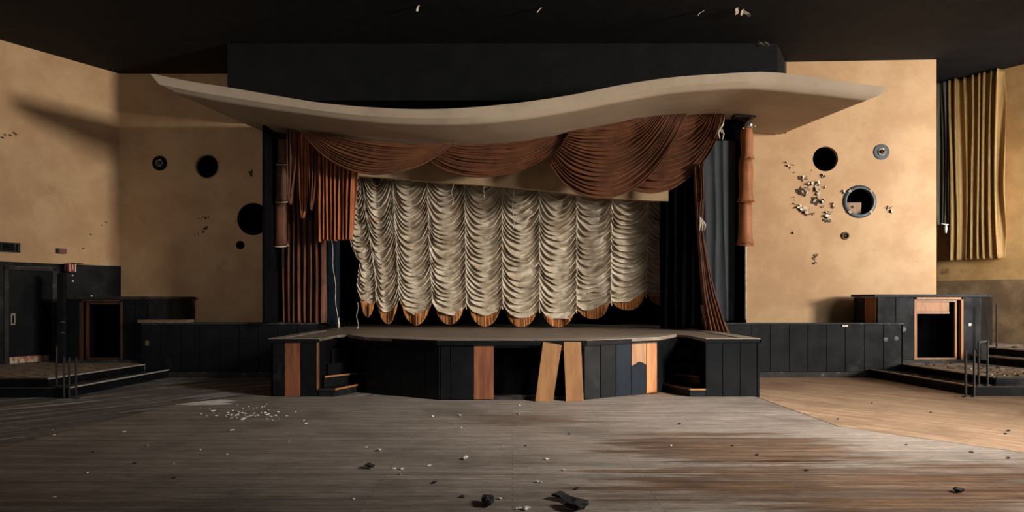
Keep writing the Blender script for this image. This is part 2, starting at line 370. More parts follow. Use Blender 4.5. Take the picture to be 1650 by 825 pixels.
BLA = Vector((-9.32, 16.05, 0)); BLD = Vector((1, 0, 0)); BLN = Vector((0, -1, 0))
rh = [on_wall(BRA, BRD, *q)[:3] for q in ((1330, 256, 20), (1385, 325, 22), (1362, 380, 4.5))]
lh = [on_wall(BLA, BLD, *q)[:3] for q in ((333.5, 268, 18.5), (408, 353, 26), (387, 395, 7))]
wbr = holed_wall('wall_back_right', BRA, BRD, 4.145, .09, 0.0, CEIL, rh, M['wall'])
wbl = holed_wall('wall_back_left', BLA, BLD, 3.95, .09, 0.0, CEIL, lh, M['wall'])

# peeled plaster on the right back wall
def flake(c, D, n, size, lift, seed):
    r = random.Random(seed); k = 7; bb = MB(); top = []
    ang = r.uniform(0, 6)
    for i in range(k):
        a = 2*pi*i/k; q = size*r.uniform(.45, 1.15)
        x, z = q*cos(a)*1.25, q*sin(a)*.7
        x, z = x*cos(ang)-z*sin(ang), x*sin(ang)+z*cos(ang)
        top.append(c+D*x+Z*z+n*(.004+lift*max(0, (x*cos(ang)+z*sin(ang))/size+.6)))
    bot = [p-n*.006 for p in top]
    bb.add(top+bot, [tuple(range(k)), tuple(range(2*k-1, k-1, -1))]+[(i, (i+1) % k, k+(i+1) % k, k+i) for i in range(k)])
    return bb
clusters = [(1273, 270, 8, 9, 5, 1.6), (1300, 292, 14, 6, 8, 3.4), (1320, 302, 9, 6, 6, 3.6), (1294, 308, 8, 6, 7, 3.8), (1318, 318, 10, 9, 9, 3.6),
            (1290, 338, 11, 5, 8, 4.0), (1308, 346, 4, 2, 3, 2), (1331, 350, 8, 8, 9, 3.6), (1311, 416, 3, 8, 4, 2.4), (1326, 285, 6, 2, 3, 3), (1333, 332, 10, 5, 5, 2.4), (1310, 262, 3, 18, 5, 2.0),
            (1283, 325, 5, 8, 4, 1.6), (1359, 309, 7, 3, 3, 2.4), (1432, 338, 5, 6, 5, 2.6), (1277, 378, 6, 5, 2, 1.6)]
sd = 0
for cx_, cy_, rx, ry, n_, sz in clusters:
    for i in range(n_):
        sd += 1
        px = cx_+R.uniform(-rx, rx); py = cy_+R.uniform(-ry, ry)
        t, z, r_, c = on_wall(BRA, BRD, px, py, 1.3*sz*R.uniform(.35, 1.0))
        # keep clear of the round openings
        if any((t-h[0])**2+(z-h[1])**2 < (h[2]+r_)**2 for h in rh): continue
        obj('plaster_gouge', flake(c, BRD, BRN, r_*1.25, 0, sd), M['gouge'], wbr)
        if R.random() < .75:
            obj('plaster_flake', flake(c+Z*r_*.35+BRD*r_*.3+BRN*.01, BRD, BRN, r_*.95, .035, sd+500), M['paleflake'], wbr)
for px, py, sz in ((325, 350, 2.4), (330, 351, 2.8), (335, 350, 1.8), (320, 352, 1.5), (332, 367, 4.2), (326, 373, 2.6), (319, 377, 1.8), (314, 379, 1.3), (404, 279, 5.5), (400, 276, 2.5)):
    sd += 1; t, z, r_, c = on_wall(BLA, BLD, px, py, sz)
    obj('plaster_gouge', flake(c, BLD, BLN, r_, 0, sd), M['gouge'], wbl)
    if sz < 3: obj('plaster_flake', flake(c+BLN*.01+Z*.01, BLD, BLN, r_*.8, .03, sd+500), M['paleflake'], wbl)

# stage house
LWZ = 1.116
b = MB(); b.box(-8, 8, 18.0, 18.2, 0, CEIL); struct('wall_stage_back', b, M['void'])
b = MB(); b.box(-5.75, -5.6, 16.06, 18, 0, CEIL); struct('wall_stage_left', b, M['void'])
b = MB(); b.box(5.9, 6.05, 15.35, 18, 0, CEIL); struct('wall_stage_right', b, M['void'])
b = MB(); b.box(-7.40, -4.0, 14.05, 15.9, 0, 1.06); b.box(-5.6, -4.0, 16.0, 17.9, 0, 1.06); struct('floor_ledge_left', b, M['void'])
b = MB(); b.box(4.06, 7.42, 14.05, 15.05, 0, 1.06); b.box(4.06, 5.88, 15.0, 17.9, 0, 1.06); struct('floor_ledge_right', b, M['void'])
b = MB(); b.box(-4.99, -4.93, 13.64, 16.0, LWZ, 5.08); struct('added_shade_return', b, M['void'])  # black slab added to cast shade over the left back wall
# bulkhead above the canopy
b = MB(); b.prism([(-5.9, 14.15), (5.5, 14.15), (6.08, 15.2), (6.08, 15.5), (-5.4, 16.0), (-6.3, 16.0)], 5.72, CEIL); struct('wall_bulkhead', b, M['bulk'])
b = MB()
b.prism([(6.03, 15.18), (6.10, 15.16), (6.12, 15.3), (6.05, 15.3)], 5.3, CEIL-.02); struct('trim_1', b, M['brown_debris'])

# ================================================================== CANOPY
crease = [(240, 142), (280, 149), (340, 161), (420, 174), (507, 186), (600, 197), (654, 200), (731, 201), (820, 195), (907, 182), (1000, 164), (1077, 151), (1147, 145), (1205, 143), (1300, 151), (1395, 162), (1430, 166)]
topl = [(247, 119), (300, 130), (370, 141), (450, 155), (520, 166), (600, 173), (680, 176), (760, 173), (840, 165), (920, 153), (1000, 137), (1080, 125), (1160, 119), (1230, 116), (1290, 121), (1350, 130), (1427, 140)]
YC = 12.4
zc_t = [(XA(px, YC), ZA(py, YC)) for px, py in crease]; zt_t = [(XA(px, YC-.1), ZA(py, YC-.1)) for px, py in topl]
def zc(x): return smooth_interp(zc_t, x)
def zt(x): return smooth_interp(zt_t, x)
th = thing('stage_canopy', (0, YC, 0), 'grey beige plaster canopy with a wavy front edge above the stage', 'canopy')
th.location = (0, 14, 5.0); th['_o'] = (0, 14, 5.0)
rows = []; N_ = 120
for i in range(N_+1):
    s = i/N_
    xt = -6.52+13.30*s; xm = -6.36+13.02*s; xc = -6.14+12.57*s; xb = -4.95+10.92*s; yb = 15.95-.75*s
    x2 = -5.98+12.36*s
    Zt = zt(xt); Zc = zc(xc)
    rows.append([(xt, YC-.10, Zt), (xm, YC-.09, Zt+(Zc-Zt)*.62), (xc-.0, YC-.02, Zc+.03), (xc, YC+.012, Zc+.002), (xc, YC+.06, Zc), (x2, YC+.25, zc(x2)),
                 ((x2+xb)/2, (YC+.25+yb)/2, zc((x2+xb)/2)), (xb, yb, zc(xb)), (xb, yb, zc(xb)+.5), (xt*.98, YC+.4, Zt-.005)])
b = MB(); b.grid([[Vector(p) for p in r] for r in rows], True)
n = 10; b.f += [tuple(range(n-1, -1, -1)), tuple(N_*n+k for k in range(n))]
o = obj('canopy_shell', b, M['canopy'], th, smooth=True)
o.modifiers.new('es', 'EDGE_SPLIT').split_angle = math.radians(40)

def under(x, Y=14.0): return zc(x)      # underside height at x

# ================================================================== STAGE
ST = .95
stage = thing('stage', (0, 12, 0), 'low black panelled stage with a faceted front and worn board deck', 'stage')
deck = [(-3.98, 11.15), (-3.16, 11.15), (-3.16, 12.3), (-3.02, 12.5), (-2.5, 11.55), (-1.18, 10.73), (1.18, 10.73), (2.5, 11.55), (3.02, 12.5), (3.16, 12.3), (3.16, 11.15), (4.06, 11.15), (4.06, 14.0), (4.06, 17.9), (-3.98, 17.9), (-3.98, 14.0)]
b = MB(); b.prism(deck, ST-.045, ST); obj('deck', b, M['stage_top'], stage, bevel=.004)
front = [(-3.02, 12.5), (-2.45, 11.6), (-1.13, 10.79), (1.13, 10.79), (2.45, 11.6), (3.02, 12.5)]
# lighter border boards along the facet fronts and the wing edges
b = MB()
inner = [(-2.6, 12.5), (-2.15, 11.95), (-1.0, 11.25), (1.0, 11.25), (2.15, 11.95), (2.6, 12.5)]
outer = [(-3.0, 12.49), (-2.5, 11.56), (-1.18, 10.735), (1.18, 10.735), (2.5, 11.56), (3.0, 12.49)]
for k in range(5): b.prism([outer[k], outer[k+1], inner[k+1], inner[k]], ST-.002, ST+.008)
obj('border_boards', b, M['stage_edge'], stage)
for sx in (-1, 1):
    xo = 3.98 if sx < 0 else 4.06
    b = MB(); b.prism([(sx*3.16, 11.15), (sx*xo, 11.15), (sx*xo, 13.9), (sx*3.78, 13.9), (sx*3.78, 11.28), (sx*3.16, 11.28)], ST, ST+.01); obj('border_boards', b, M['stage_edge'], stage)
b = MB()
for k in range(5):
    p, q = Vector((*outer[k], 0)), Vector((*outer[k+1], 0)); b.obox(p+Z*(ST-.075)+Vector((0, -.008, 0)), q-p, Vector((0, .03, 0)), Z*.074)
b.box(-3.99, -3.15, 11.14, 11.17, ST-.06, ST-.001); b.box(3.15, 4.07, 11.14, 11.17, ST-.06, ST-.001); b.box(4.05, 4.075, 11.14, 14.0, ST-.06, ST-.001); b.box(-4.0, -3.975, 11.14, 14.0, ST-.06, ST-.001)
obj('edge_trim', b, M['black'], stage)
# dark carcass behind the panels, with a lit opening in the middle (panels missing)
def panel(p, q, z0, z1, m, parent, name='front_panel', gap=.006, thick=.025, lab=None):
    p = Vector((p[0], p[1], 0)); q = Vector((q[0], q[1], 0)); d = (q-p).normalized(); nn = Vector((d.y, -d.x, 0))
    if nn.y > 0: nn = -nn
    bb = MB(); bb.obox(p+d*gap+Z*z0, d*((q-p).length-2*gap), nn*thick, Z*(z1-z0))
    oo = obj(name, bb, m, parent, bevel=.003)
    if lab: oo['label'] = lab
    return oo
def at_front(px):
    k = (px-CX)/F
    for (x0, y0), (x1, y1) in zip(front, front[1:]):
        den = (x1-x0)-k*(y1-y0); t = (k*y0-x0)/den
        if -1e-6 <= t <= 1+1e-6: return (x0+t*(x1-x0), y0+t*(y1-y0))
    return front[-1]
cuts = [(574, 'v'), (610, 'black'), (648, 'black'), (686, 'black'), (726, 'black'), (763, 'black'), (796, 'wood_dark'), (938, None), (966, 'black_dusty'), (991, 'black'), (1016, 'blue'), (1040, 'half'), (1057.5, 'wood'), (1078, 'black'), (1098, 'black')]
x0 = at_front(556)
prev = 556
for px, k in cuts:
    if k is None: prev = px; continue
    a_, b_ = at_front(prev), at_front(px)
    # split at facet corners so that panels hug the front
    pts = [a_]+[c for c in front[1:-1] if a_[0]+.02 < c[0] < b_[0]-.02]+[b_]
    for p_, q_ in zip(pts, pts[1:]):
        if k == 'half':
            nn = Vector((q_[0]-p_[0], q_[1]-p_[1], 0)).normalized(); w_ = (Vector(q_)-Vector(p_)).length
            P0 = Vector((p_[0], p_[1], 0)); nrm = Vector((nn.y, -nn.x, 0)); nrm = nrm if nrm.y < 0 else -nrm
            zz = [.5, .52, .56, .54, .5]; mm = [0, .2, .5, .75, 1]
            low = [(0, .02), (w_, .02)]+[(w_*mm[j], zz[j]) for j in range(4, -1, -1)]
            up = [(w_*mm[j], zz[j]) for j in range(5)]+[(w_, ST-.08), (0, ST-.08)]
            for poly, mn, lb in ((low, 'blue', 'blue black lower half with torn top edge'), (up, 'wood_pale', 'bare orange wood upper half')):
                v = [P0+nn*(.006+s_*(1-.012/w_))+Z*z_ for s_, z_ in poly]; n_ = len(v); bb = MB()
                bb.add(v+[p+nrm*.025 for p in v], [tuple(range(n_)), tuple(range(2*n_-1, n_-1, -1))]+[(i, (i+1) % n_, n_+(i+1) % n_, n_+i) for i in range(n_)])
                obj('front_panel', bb, M[mn], stage)['label'] = lb
        else:
            lb = {'wood': 'bare orange wood panel', 'wood_dark': 'reddish brown wood panel', 'blue': 'blue black panel'}.get(k)
            panel(p_, q_, .02, ST-.08, M['black' if k == 'v' else k], stage, lab=lb)
    prev = px
# base rail + inner dark back across the gap
b = MB()
for p_, q_ in zip(front, front[1:]):
    p_ = Vector((*p_, 0)); q_ = Vector((*q_, 0)); d = q_-p_
    b.obox(p_+Vector((0, .02, 0)), d, Vector((0, .04, 0)), Z*.06); b.obox(p_+Vector((0, .02, 0))+Z*(ST-.12), d, Vector((0, .04, 0)), Z*.07)
obj('frame_rail', b, M['black_trim'], stage)
b = MB(); b.prism([(-2.9, 12.6), (-2.3, 11.75), (-1.05, 11.35), (1.05, 11.35), (2.3, 11.75), (2.9, 12.6)], .01, ST-.05); obj('inner_backing', b, M['void'], stage)
# wings
for sx, x0_, x1_ in ((-1, -3.95, -3.19), (1, 3.19, 4.03)):
    b = MB(); b.box(x0_, x1_, 11.19, 13.95, 0, ST-.05); obj('wing_carcass', b, M['void'], stage)
b = MB(); b.box(-3.95, 4.03, 13.3, 17.8, 0, ST-.05); obj('rear_carcass', b, M['void'], stage)
for a_, c_, k in ((440, 459, 'black'), (459, 485, 'wood_dark'), (485, 515, 'black')):
    panel((XA(a_, 11.18), 11.18), (XA(c_, 11.18), 11.18), .01, ST-.06, M[k], stage, lab='reddish brown wood panel' if k == 'wood_dark' else None)
for a_, c_ in ((1136, 1163.5), (1163.5, 1192), (1192, 1221)):
    panel((XA(a_, 11.18), 11.18), (XA(c_, 11.18), 11.18), .01, ST-.06, M['black'], stage)
b = MB(); b.box(-3.19, -3.16, 11.14, 11.2, .1, ST-.05); obj('corner_strip', b, M['wood_pale'], stage)
b = MB(); b.box(4.01, 4.04, 11.14, 11.2, .0, ST-.05); obj('corner_strip', b, M['black'], stage)
for k in range(6):
    panel((4.03, 11.2+k*.46), (4.04, 11.2+(k+1)*.46), .01, ST-.06, M['black'], stage, 'side_panel') if False else None

# corner steps between the wings and the faceted front
for sx in (-1, 1):
    st = thing('corner_steps', (sx*2.9, 11.9, 0), 'small diagonal steps with worn wooden edges at the %s of the stage front' % ('left end' if sx < 0 else 'right end'), 'steps')
    levels = [(.125, [(3.155, 11.14), (2.90, 11.14), (2.56, 12.0), (2.75, 12.25), (3.155, 12.4)]),
              (.295, [(3.155, 11.45), (2.72, 12.02), (2.82, 12.3), (3.155, 12.4)]),
              (.49, [(3.155, 11.72), (2.86, 12.1), (2.9, 12.3), (3.155, 12.4)]),
              (.72, [(3.155, 11.95), (2.93, 12.2), (2.95, 12.35), (3.155, 12.42)])]
    zprev = 0
    for i, (z, poly) in enumerate(levels):
        poly = [(sx*x, y) for x, y in poly]
        b = MB(); b.prism(poly, zprev, z); tr = obj('step', b, M['black' if i else 'black_dusty'], st, bevel=.003); zprev = z
        j0 = 1 if i == 0 else 0
        p = Vector((*poly[j0], z-.012)); q = Vector((*poly[j0+1], z-.012)); d = (q-p)
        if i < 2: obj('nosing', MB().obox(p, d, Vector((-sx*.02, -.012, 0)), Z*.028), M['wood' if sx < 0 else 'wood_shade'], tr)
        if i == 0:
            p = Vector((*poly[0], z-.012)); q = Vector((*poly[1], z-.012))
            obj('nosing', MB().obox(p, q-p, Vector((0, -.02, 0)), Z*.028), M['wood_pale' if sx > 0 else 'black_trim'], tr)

# loose panels leaning against the stage front
def loose(pts_bot, pts_top, label, m):
    b = MB(); v = [Vector(p) for p in pts_bot+pts_top]; t = Vector((0, .022, .0))
    b.add(v+[p+t for p in v], [(0, 1, 2, 3), (7, 6, 5, 4), (0, 4, 5, 1), (1, 5, 6, 2), (2, 6, 7, 3), (3, 7, 4, 0)])
    return single('loose_panel', b, M[m], label, 'panel', 'loose wooden panels at the stage front', bevel=.003)
YB = 10.62; YT = 10.70
loose([(XA(862.5, YB), YB, .008), (XA(891, YB), YB, .004)], [(XA(905, YT), YT, ZA(556, YT)), (XA(875, YT), YT, ZA(551, YT))], 'bare orange wood panel leaning tilted against the stage front', 'wood_pale')
loose([(XA(912, YB+.02), YB+.02, .006), (XA(940.5, YB+.02), YB+.02, .008)], [(XA(936, YT+.02), YT+.02, ZA(551, YT)), (XA(908, YT+.02), YT+.02, ZA(551, YT))], 'nearly upright bare orange panel right of the tilted one', 'wood_pale')
panel((XA(893, 10.80), 10.80), (XA(909, 10.80), 10.80), ST-.16, ST-.08, M['wood'], stage, 'broken_panel_end', lab='broken orange wood panel top')

# ---- low panelled parapets left and right
def parapet(name, x0, x1, n, y, ztop, label, m, px_edges=None, depth=.14):
    t = thing(name, ((x0+x1)/2, y, 0), label, 'low wall', 'panelled low walls beside the stage')
    b = MB(); b.box(x0, x1, y-.03, y+depth, ztop-.035, ztop); obj('top_board', b, M['black_trim'], t, bevel=.005)
    b = MB(); b.box(x0, x1, y-.02, y+.02, 0, .11); obj('plinth', b, M['black_trim'], t, bevel=.005)
    e = px_edges or [x0+(x1-x0)*k/n for k in range(n+1)]
    for k in range(len(e)-1): panel((e[k], y), (e[k+1], y), .115, ztop-.04, M[m], t, 'panel', thick=.012)
    b = MB(); b.box(x0, x1, y, y+.05, 0, ztop-.04); obj('backing', b, M['void'], t)
    return t
LW = 1.115
ed = [4.07]+[XA(px, 14) for px in (1211, 1241, 1271.5, 1301.5, 1331.5, 1361.5, 1392.5, 1423, 1452)]
pr = parapet('low_wall', 4.07, 8.02, 9, 14.0, LW, 'long black panelled low wall right of the stage with a worn top board', 'black_dusty', ed)
tl = thing('low_wall', (-6, 14, 0), '', 'low wall'); C.objects.unlink(tl); bpy.data.objects.remove(tl)
pl = parapet('low_wall', -7.6, -4.0, 9, 14.0, LW, 'black panelled low wall in shade left of the stage', 'black')
# chalky round marks and switch plates on the right parapet and booth
def mark(px, py, Y, r, parent, m='nosing', ax=(0, -1, 0)):
    bb = MB(); bb.lathe([(0, .004), (r*.45, .004), (r*.5, .002), (r*.75, .002), (r*.8, .005), (r, .004), (r, 0)], P(px, py, Y), ax, 20)
    obj('round_fitting', bb, M[m], parent)
mark(1427, 547, 13.985, .045, pr, 'ring'); mark(1444, 545.5, 13.985, .045, pr, 'ring')
b = MB(); b.box(XA(1357, 13.98), XA(1366, 13.98), 13.965, 13.985, ZA(526.5, 13.98), ZA(523.5, 13.98)); obj('metal_tab', b, M['white'], pr)

# ---- booths
def booth(sx, xs, ys, z0, ztop, label):
    """xs: inner corner, opening inner, opening outer, outer corner, back inner, back outer (absolute |x|)"""
    xi, xo1, xo2, xe, bi, be = xs; yf, yb, ybe = ys
    t = thing('service_booth', (sx*(xi+xe)/2, yf, z0), label, 'booth', 'panelled service booths')
    X = lambda x: sx*x
    def pan(x0, x1, m, lab=None):
        panel((min(X(x0), X(x1)), yf), (max(X(x0), X(x1)), yf), z0+.06, ztop-.06, M[m], t, 'panel', lab=lab)
    m1 = 'black_dusty' if sx > 0 else 'black'
    mid = (xi+xo1)/2; pan(xi, mid, m1); pan(mid, xo1, m1); pan(xo2, xe, m1)
    b = MB(); poly = [(X(xi-.08), yf-.07), (X(xe+.08), yf-.07), (X(be+.08), ybe), (X(bi-.08), yb)]; b.prism(poly, ztop-.055, ztop); obj('top_board', b, M['black_trim'], t, bevel=.005)
    b = MB(); b.prism([(X(xi-.02), yf-.10), (X(xe+.02), yf-.10), (X(be), ybe), (X(bi), yb)], z0, z0+.06); obj('plinth', b, M['black_trim'], t, bevel=.005)
    # inner facet: orange panel then black one, going back to the wall
    p0 = Vector((X(xi), yf, 0)); p1 = Vector((X(bi), yb, 0)); pm = p0.lerp(p1, .5)
    for a_, c_, m_, lb in ((p0, pm, 'wood' if sx > 0 else 'black', 'bare orange wood side panel' if sx > 0 else None), (pm, p1, 'black', None)):
        d = (c_-a_); nn = Vector((-abs(d.y)*sx, 0, 0)).normalized()
        oo = obj('side_panel', MB().obox(a_+d*.02+Z*(z0+.06), d*.96, nn*.02, Z*(ztop-.06-z0-.06)), M[m_], t, bevel=.003)
        if lb: oo['label'] = lb
    p0 = Vector((X(xe), yf, 0)); p1 = Vector((X(be), ybe, 0)); d = p1-p0; nn = Vector((sx, 0, 0))
    obj('side_panel', MB().obox(p0+Z*(z0+.06), d, nn*.02, Z*(ztop-.12-z0)), M['black'], t, bevel=.003)
    # carcass around the opening (open-fronted box)
    b = MB()
    b.box(min(X(xi+.03), X(xo1)), max(X(xi+.03), X(xo1)), yf+.001, yf+.03, z0+.06, ztop-.06)
    b.box(min(X(xe-.02), X(xo2)), max(X(xe-.02), X(xo2)), yf+.001, yf+.03, z0+.06, ztop-.06)
    b.box(min(X(xo1), X(xo2)), max(X(xo1), X(xo2)), yf+.6, yf+.63, z0+.06, ztop-.06)
    for x_ in (xo1, xo2): b.box(min(X(x_), X(x_)-.015), max(X(x_), X(x_)-.015)+.01, yf+.03, yf+.6, z0+.06, ztop-.06)
    obj('carcass', b, M['void'], t)
    # wooden door frame, inner frame on the outer side, and serving flap
    def bx(x0, x1, y0, y1, za, zb): return MB().box(min(X(x0), X(x1)), max(X(x0), X(x1)), y0, y1, za, zb)
    fr = bx(xo1, xo1+.055, yf-.035, yf+.05, z0+.06, ztop-.06)
    for q in ((xo2-.05, xo2, yf-.035, yf+.05, z0+.06, ztop-.06), (xo1, xo2, yf-.035, yf+.05, ztop-.11, ztop-.06)):
        fr.box(min(X(q[0]), X(q[1])), max(X(q[0]), X(q[1])), q[2], q[3], q[4], q[5])
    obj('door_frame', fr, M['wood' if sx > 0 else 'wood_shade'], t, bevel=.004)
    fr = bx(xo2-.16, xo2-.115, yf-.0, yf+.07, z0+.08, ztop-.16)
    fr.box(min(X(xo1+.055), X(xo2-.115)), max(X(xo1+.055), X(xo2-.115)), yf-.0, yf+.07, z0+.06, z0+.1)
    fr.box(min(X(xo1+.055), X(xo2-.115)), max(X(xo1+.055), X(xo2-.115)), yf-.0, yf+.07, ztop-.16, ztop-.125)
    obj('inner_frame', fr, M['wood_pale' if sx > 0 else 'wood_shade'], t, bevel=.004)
    if sx > 0:
        fl = MB().box(xo1+.058, xo2-.27, yf+.02, yf+.05, ztop-.36, ztop-.165); f_ = obj('serving_flap', fl, M['wood'], t, bevel=.004)
        fl = MB().box(xo1+.058, xo2-.27, yf+.005, yf+.055, ztop-.41, ztop-.36); obj('flap_rail', fl, M['wood_pale'], f_, bevel=.004)
    return t
PZ = .27
bt = booth(1, (7.65, 8.42, 9.45, 9.82, 7.50, 10.50), (14.32, 14.95, 14.95), PZ, 1.70, 'black panelled booth with an orange framed hatch right of the stage')
mark(1563, 523, 14.29, .035, bt); mark(1456, 531, 14.29, .05, bt, 'ring')
bl = booth(-1, (7.65, 8.15, 9.06, 9.40, 7.46, 9.10), (14.32, 15.9, 15.9), PZ, 1.655, 'dark panelled booth in shade left of the stage, framed opening beside the steps')
b = MB(); b.box(-9.32, -5.4, 15.85, 16.0, 1.0, 1.01)
# pale board along the shaded low ledge and small yellow tag
b = MB(); b.box(XA(222, 13.95), XA(300, 13.95), 13.94, 14.3, LW, LW+.06); obj('ledge_board', b, M['brown_debris'], pl, bevel=.004)
b = MB(); b.box(XA(234, 13.96), XA(239, 13.96), 13.955, 13.985, ZA(557, 13.96), ZA(549, 13.96)); obj('yellow_tag', b, M['brass'], pl)

# ---- raised platforms with steps
def platform(sx, label, s1, s2, ext, m_nose):
    t = thing('raised_platform', (sx*10, 13, 0), label, 'platform', 'raised side platforms')
    b = MB(); b.prism([(sx*x, y) for x, y in s1+ext], 0, .16); lo = obj('lower_step', b, M['black'], t, bevel=.004)
    b = MB(); b.prism([(sx*x, y) for x, y in s2+ext], .16, PZ); up = obj('upper_deck', b, M['platform'], t, bevel=.003)
    for pts, z, par in ((s1, .16, lo), (s2, PZ, up)):
        for k in range(len(pts)-1):
            p = Vector((sx*pts[k][0], pts[k][1], z-.014)); q = Vector((sx*pts[k+1][0], pts[k+1][1], z-.014)); d = q-p
            nn = Vector((-sx*abs(d.y), -abs(d.x), 0)).normalized()
            obj('nosing', MB().obox(p-nn*.03, d, nn*.055, Z*.02), M[m_nose if k == 0 else 'black_trim'], par)
    # black riser face of the upper deck
    for k in range(len(s2)-1):
        p = Vector((sx*s2[k][0], s2[k][1], .162)); q = Vector((sx*s2[k+1][0], s2[k+1][1], .162)); d = q-p
        nn = Vector((-sx*abs(d.y), -abs(d.x), 0)).normalized()
        obj('riser', MB().obox(p, d, nn*.012, Z*.09), M['black'], up)
    return t
extR = [(13.6, 12.4), (10.4, 16.9), (9.5, 16.9), (9.42, 14.95), (8.02, 14.95), (8.02, 14.0)]
platform(1, 'raised side platform right of the stage covered in dirt and litter', [(7.36, 13.95), (7.65, 11.26), (13.6, 11.26)], [(8.0, 13.95), (8.2, 11.58), (13.6, 11.6)], [(13.9, 12.2), (10.55, 16.8), (9.6, 16.8), (9.42, 14.98), (8.02, 14.98)], 'nosing_brown')
pltL = platform(-1, 'raised side platform left of the stage with pale metal edged steps', [(7.02, 13.95), (7.22, 11.1), (11.9, 11.1)], [(7.52, 13.95), (7.78, 11.43), (11.75, 11.43)], [(11.5, 12.0), (9.3, 15.85), (7.6, 15.85)], 'nosing')
# two further rising steps to the right wall
t = thing('balcony_steps', (10.5, 13, PZ), 'two dark rising steps at the far right behind the iron rails', 'steps')
for z0_, z1_, off in ((PZ, .44, 0), (.44, .60, .30)):
    b = MB(); b.prism([(9.86+off, 14.9 if off == 0 else 14.9), (9.62+off, 14.25), (10.02+off, 12.6), (12.9+off*.5, 12.6), (12.55, 13.6), (11.5, 15.2), (10.95, 15.95), (10.6, 15.95)], z0_, z1_)
    sp = obj('step', b, M['platform'], t, bevel=.004)
    p = Vector((9.62+off, 14.25, z1_-.02)); q = Vector((10.02+off, 12.6, z1_-.02))
    obj('nosing', MB().obox(p, q-p, Vector((-.02, 0, 0)), Z*.024), M['nosing_brown'], sp)
    obj('riser', MB().obox(p-Z*(z1_-z0_-.025), q-p, Vector((-.012, 0, 0)), Z*(z1_-z0_-.03)), M['black'], sp)

# ---- iron rail posts
def post(px, y0, Y, z0, z1, label, grp='thin iron rail posts'):
    x = XA(px, Y); b = MB(); b.tube([(x, Y, z0), (x, Y, z1)], .017, 8); b.lathe([(0, .012), (.035, .012), (.037, 0), (0, 0)], (x, Y, z0), (0, .0001, 1), 12) if False else None
    b.box(x-.04, x+.04, Y-.04, Y+.04, z0, z0+.012)
    return single('rail_post', b, M['metal'], label, 'rail post', grp)
post(1556, 0, 11.14, 0, .77, 'leftmost iron rail post on the floor before the right steps')
post(1569.5, 0, 11.14, 0, .77, 'iron rail post on the floor, second from left at the right steps')
t = thing('rail_posts', (7.9, 11.42, .16), 'pair of iron rail posts joined by a plate on the right step', 'rail post', 'thin iron rail posts'); t.name = 'joined_rail_post'
for px in (1577, 1591):
    x = XA(px, 11.42); b = MB(); b.tube([(x, 11.42, .16), (x, 11.42, ZA(551 if px < 1580 else 547, 11.42))], .017, 8); b.box(x-.04, x+.04, 11.38, 11.46, .16, .172); obj('post', b, M['metal'], t)
xa, xb_ = XA(1577, 11.42), XA(1591, 11.42)
b = MB(); b.obox((xa, 11.41, ZA(553, 11.42)), (xb_-xa, 0, .02), (0, .02, 0), (0, 0, .03)); obj('top_bar', b, M['metal'], t)
b = MB(); b.box(xa+.03, xb_-.02, 11.41, 11.42, ZA(580, 11.42), ZA(555, 11.42)); obj('plate', b, M['black_dusty'], t)
post(1606, 0, 14.0, .60, 1.49, 'lone iron rail post behind the booth at far right')
for i, px in enumerate((91, 103, 111.5, 122.5)):
    Y = 11.0 if i else 11.3; z0_ = .0 if i else .16
    post(px, 0, Y, z0_, z0_+.66, ['leftmost iron rail post, standing on the left steps', 'iron rail post by the left steps, second from left', 'iron rail post by the left steps, third from left', 'iron rail post by the left steps, nearest the stage'][i])

def fold(ph, sh=.72):
    f = ph-math.floor(ph)
    return (.35*f/sh+.65*(f/sh)**2.6) if f < sh else max(0, cos(pi/2*(f-sh)/(1-sh)))**.8
# ================================================================== SILVER AUSTRIAN CURTAIN
YA = 15.45
lines_px = [
    [(250, 573), (390, 566), (415, 582), (460, 577), (500, 584)],
    [(250, 583), (335, 590), (400, 600), (450, 607), (500, 607)],
    [(250, 631), (400, 640), (500, 646)],
    [(250, 687), (330, 690), (500, 698)],
    [(250, 748), (500, 752)], [(250, 808), (500, 810)], [(250, 868), (500, 869)], [(250, 928), (500, 928)],
    [(250, 985), (500, 983)], [(250, 1043), (500, 1040)], [(250, 1098), (500, 1096)], [(250, 1150), (500, 1146)]]
gb = [478, 484, 482, 488, 490, 492, 497, 500, 487, 474, 468, 465]       # lowest row at each gather line
mb_ = [493, 505, 507, 508, 509, 513, 514, 500, 486, 480, 478]           # lowest row at each swag centre
fr_ = [511, 522, 524, 523, 526, 527, 527, 514, 500, 493, 490]           # fringe tip
sag_top = [32, 54, 40, 32, 31, 30, 31, 30, 30, 30, 30]
aus = thing('austrian_curtain', (XA(850, YA), YA, 1.0), 'silver grey gathered festoon curtain with orange fringed scallops at stage back', 'curtain')
YTOP = 228
def nz_(x, y, z=0): return noise.noise(Vector((x, y, z)))
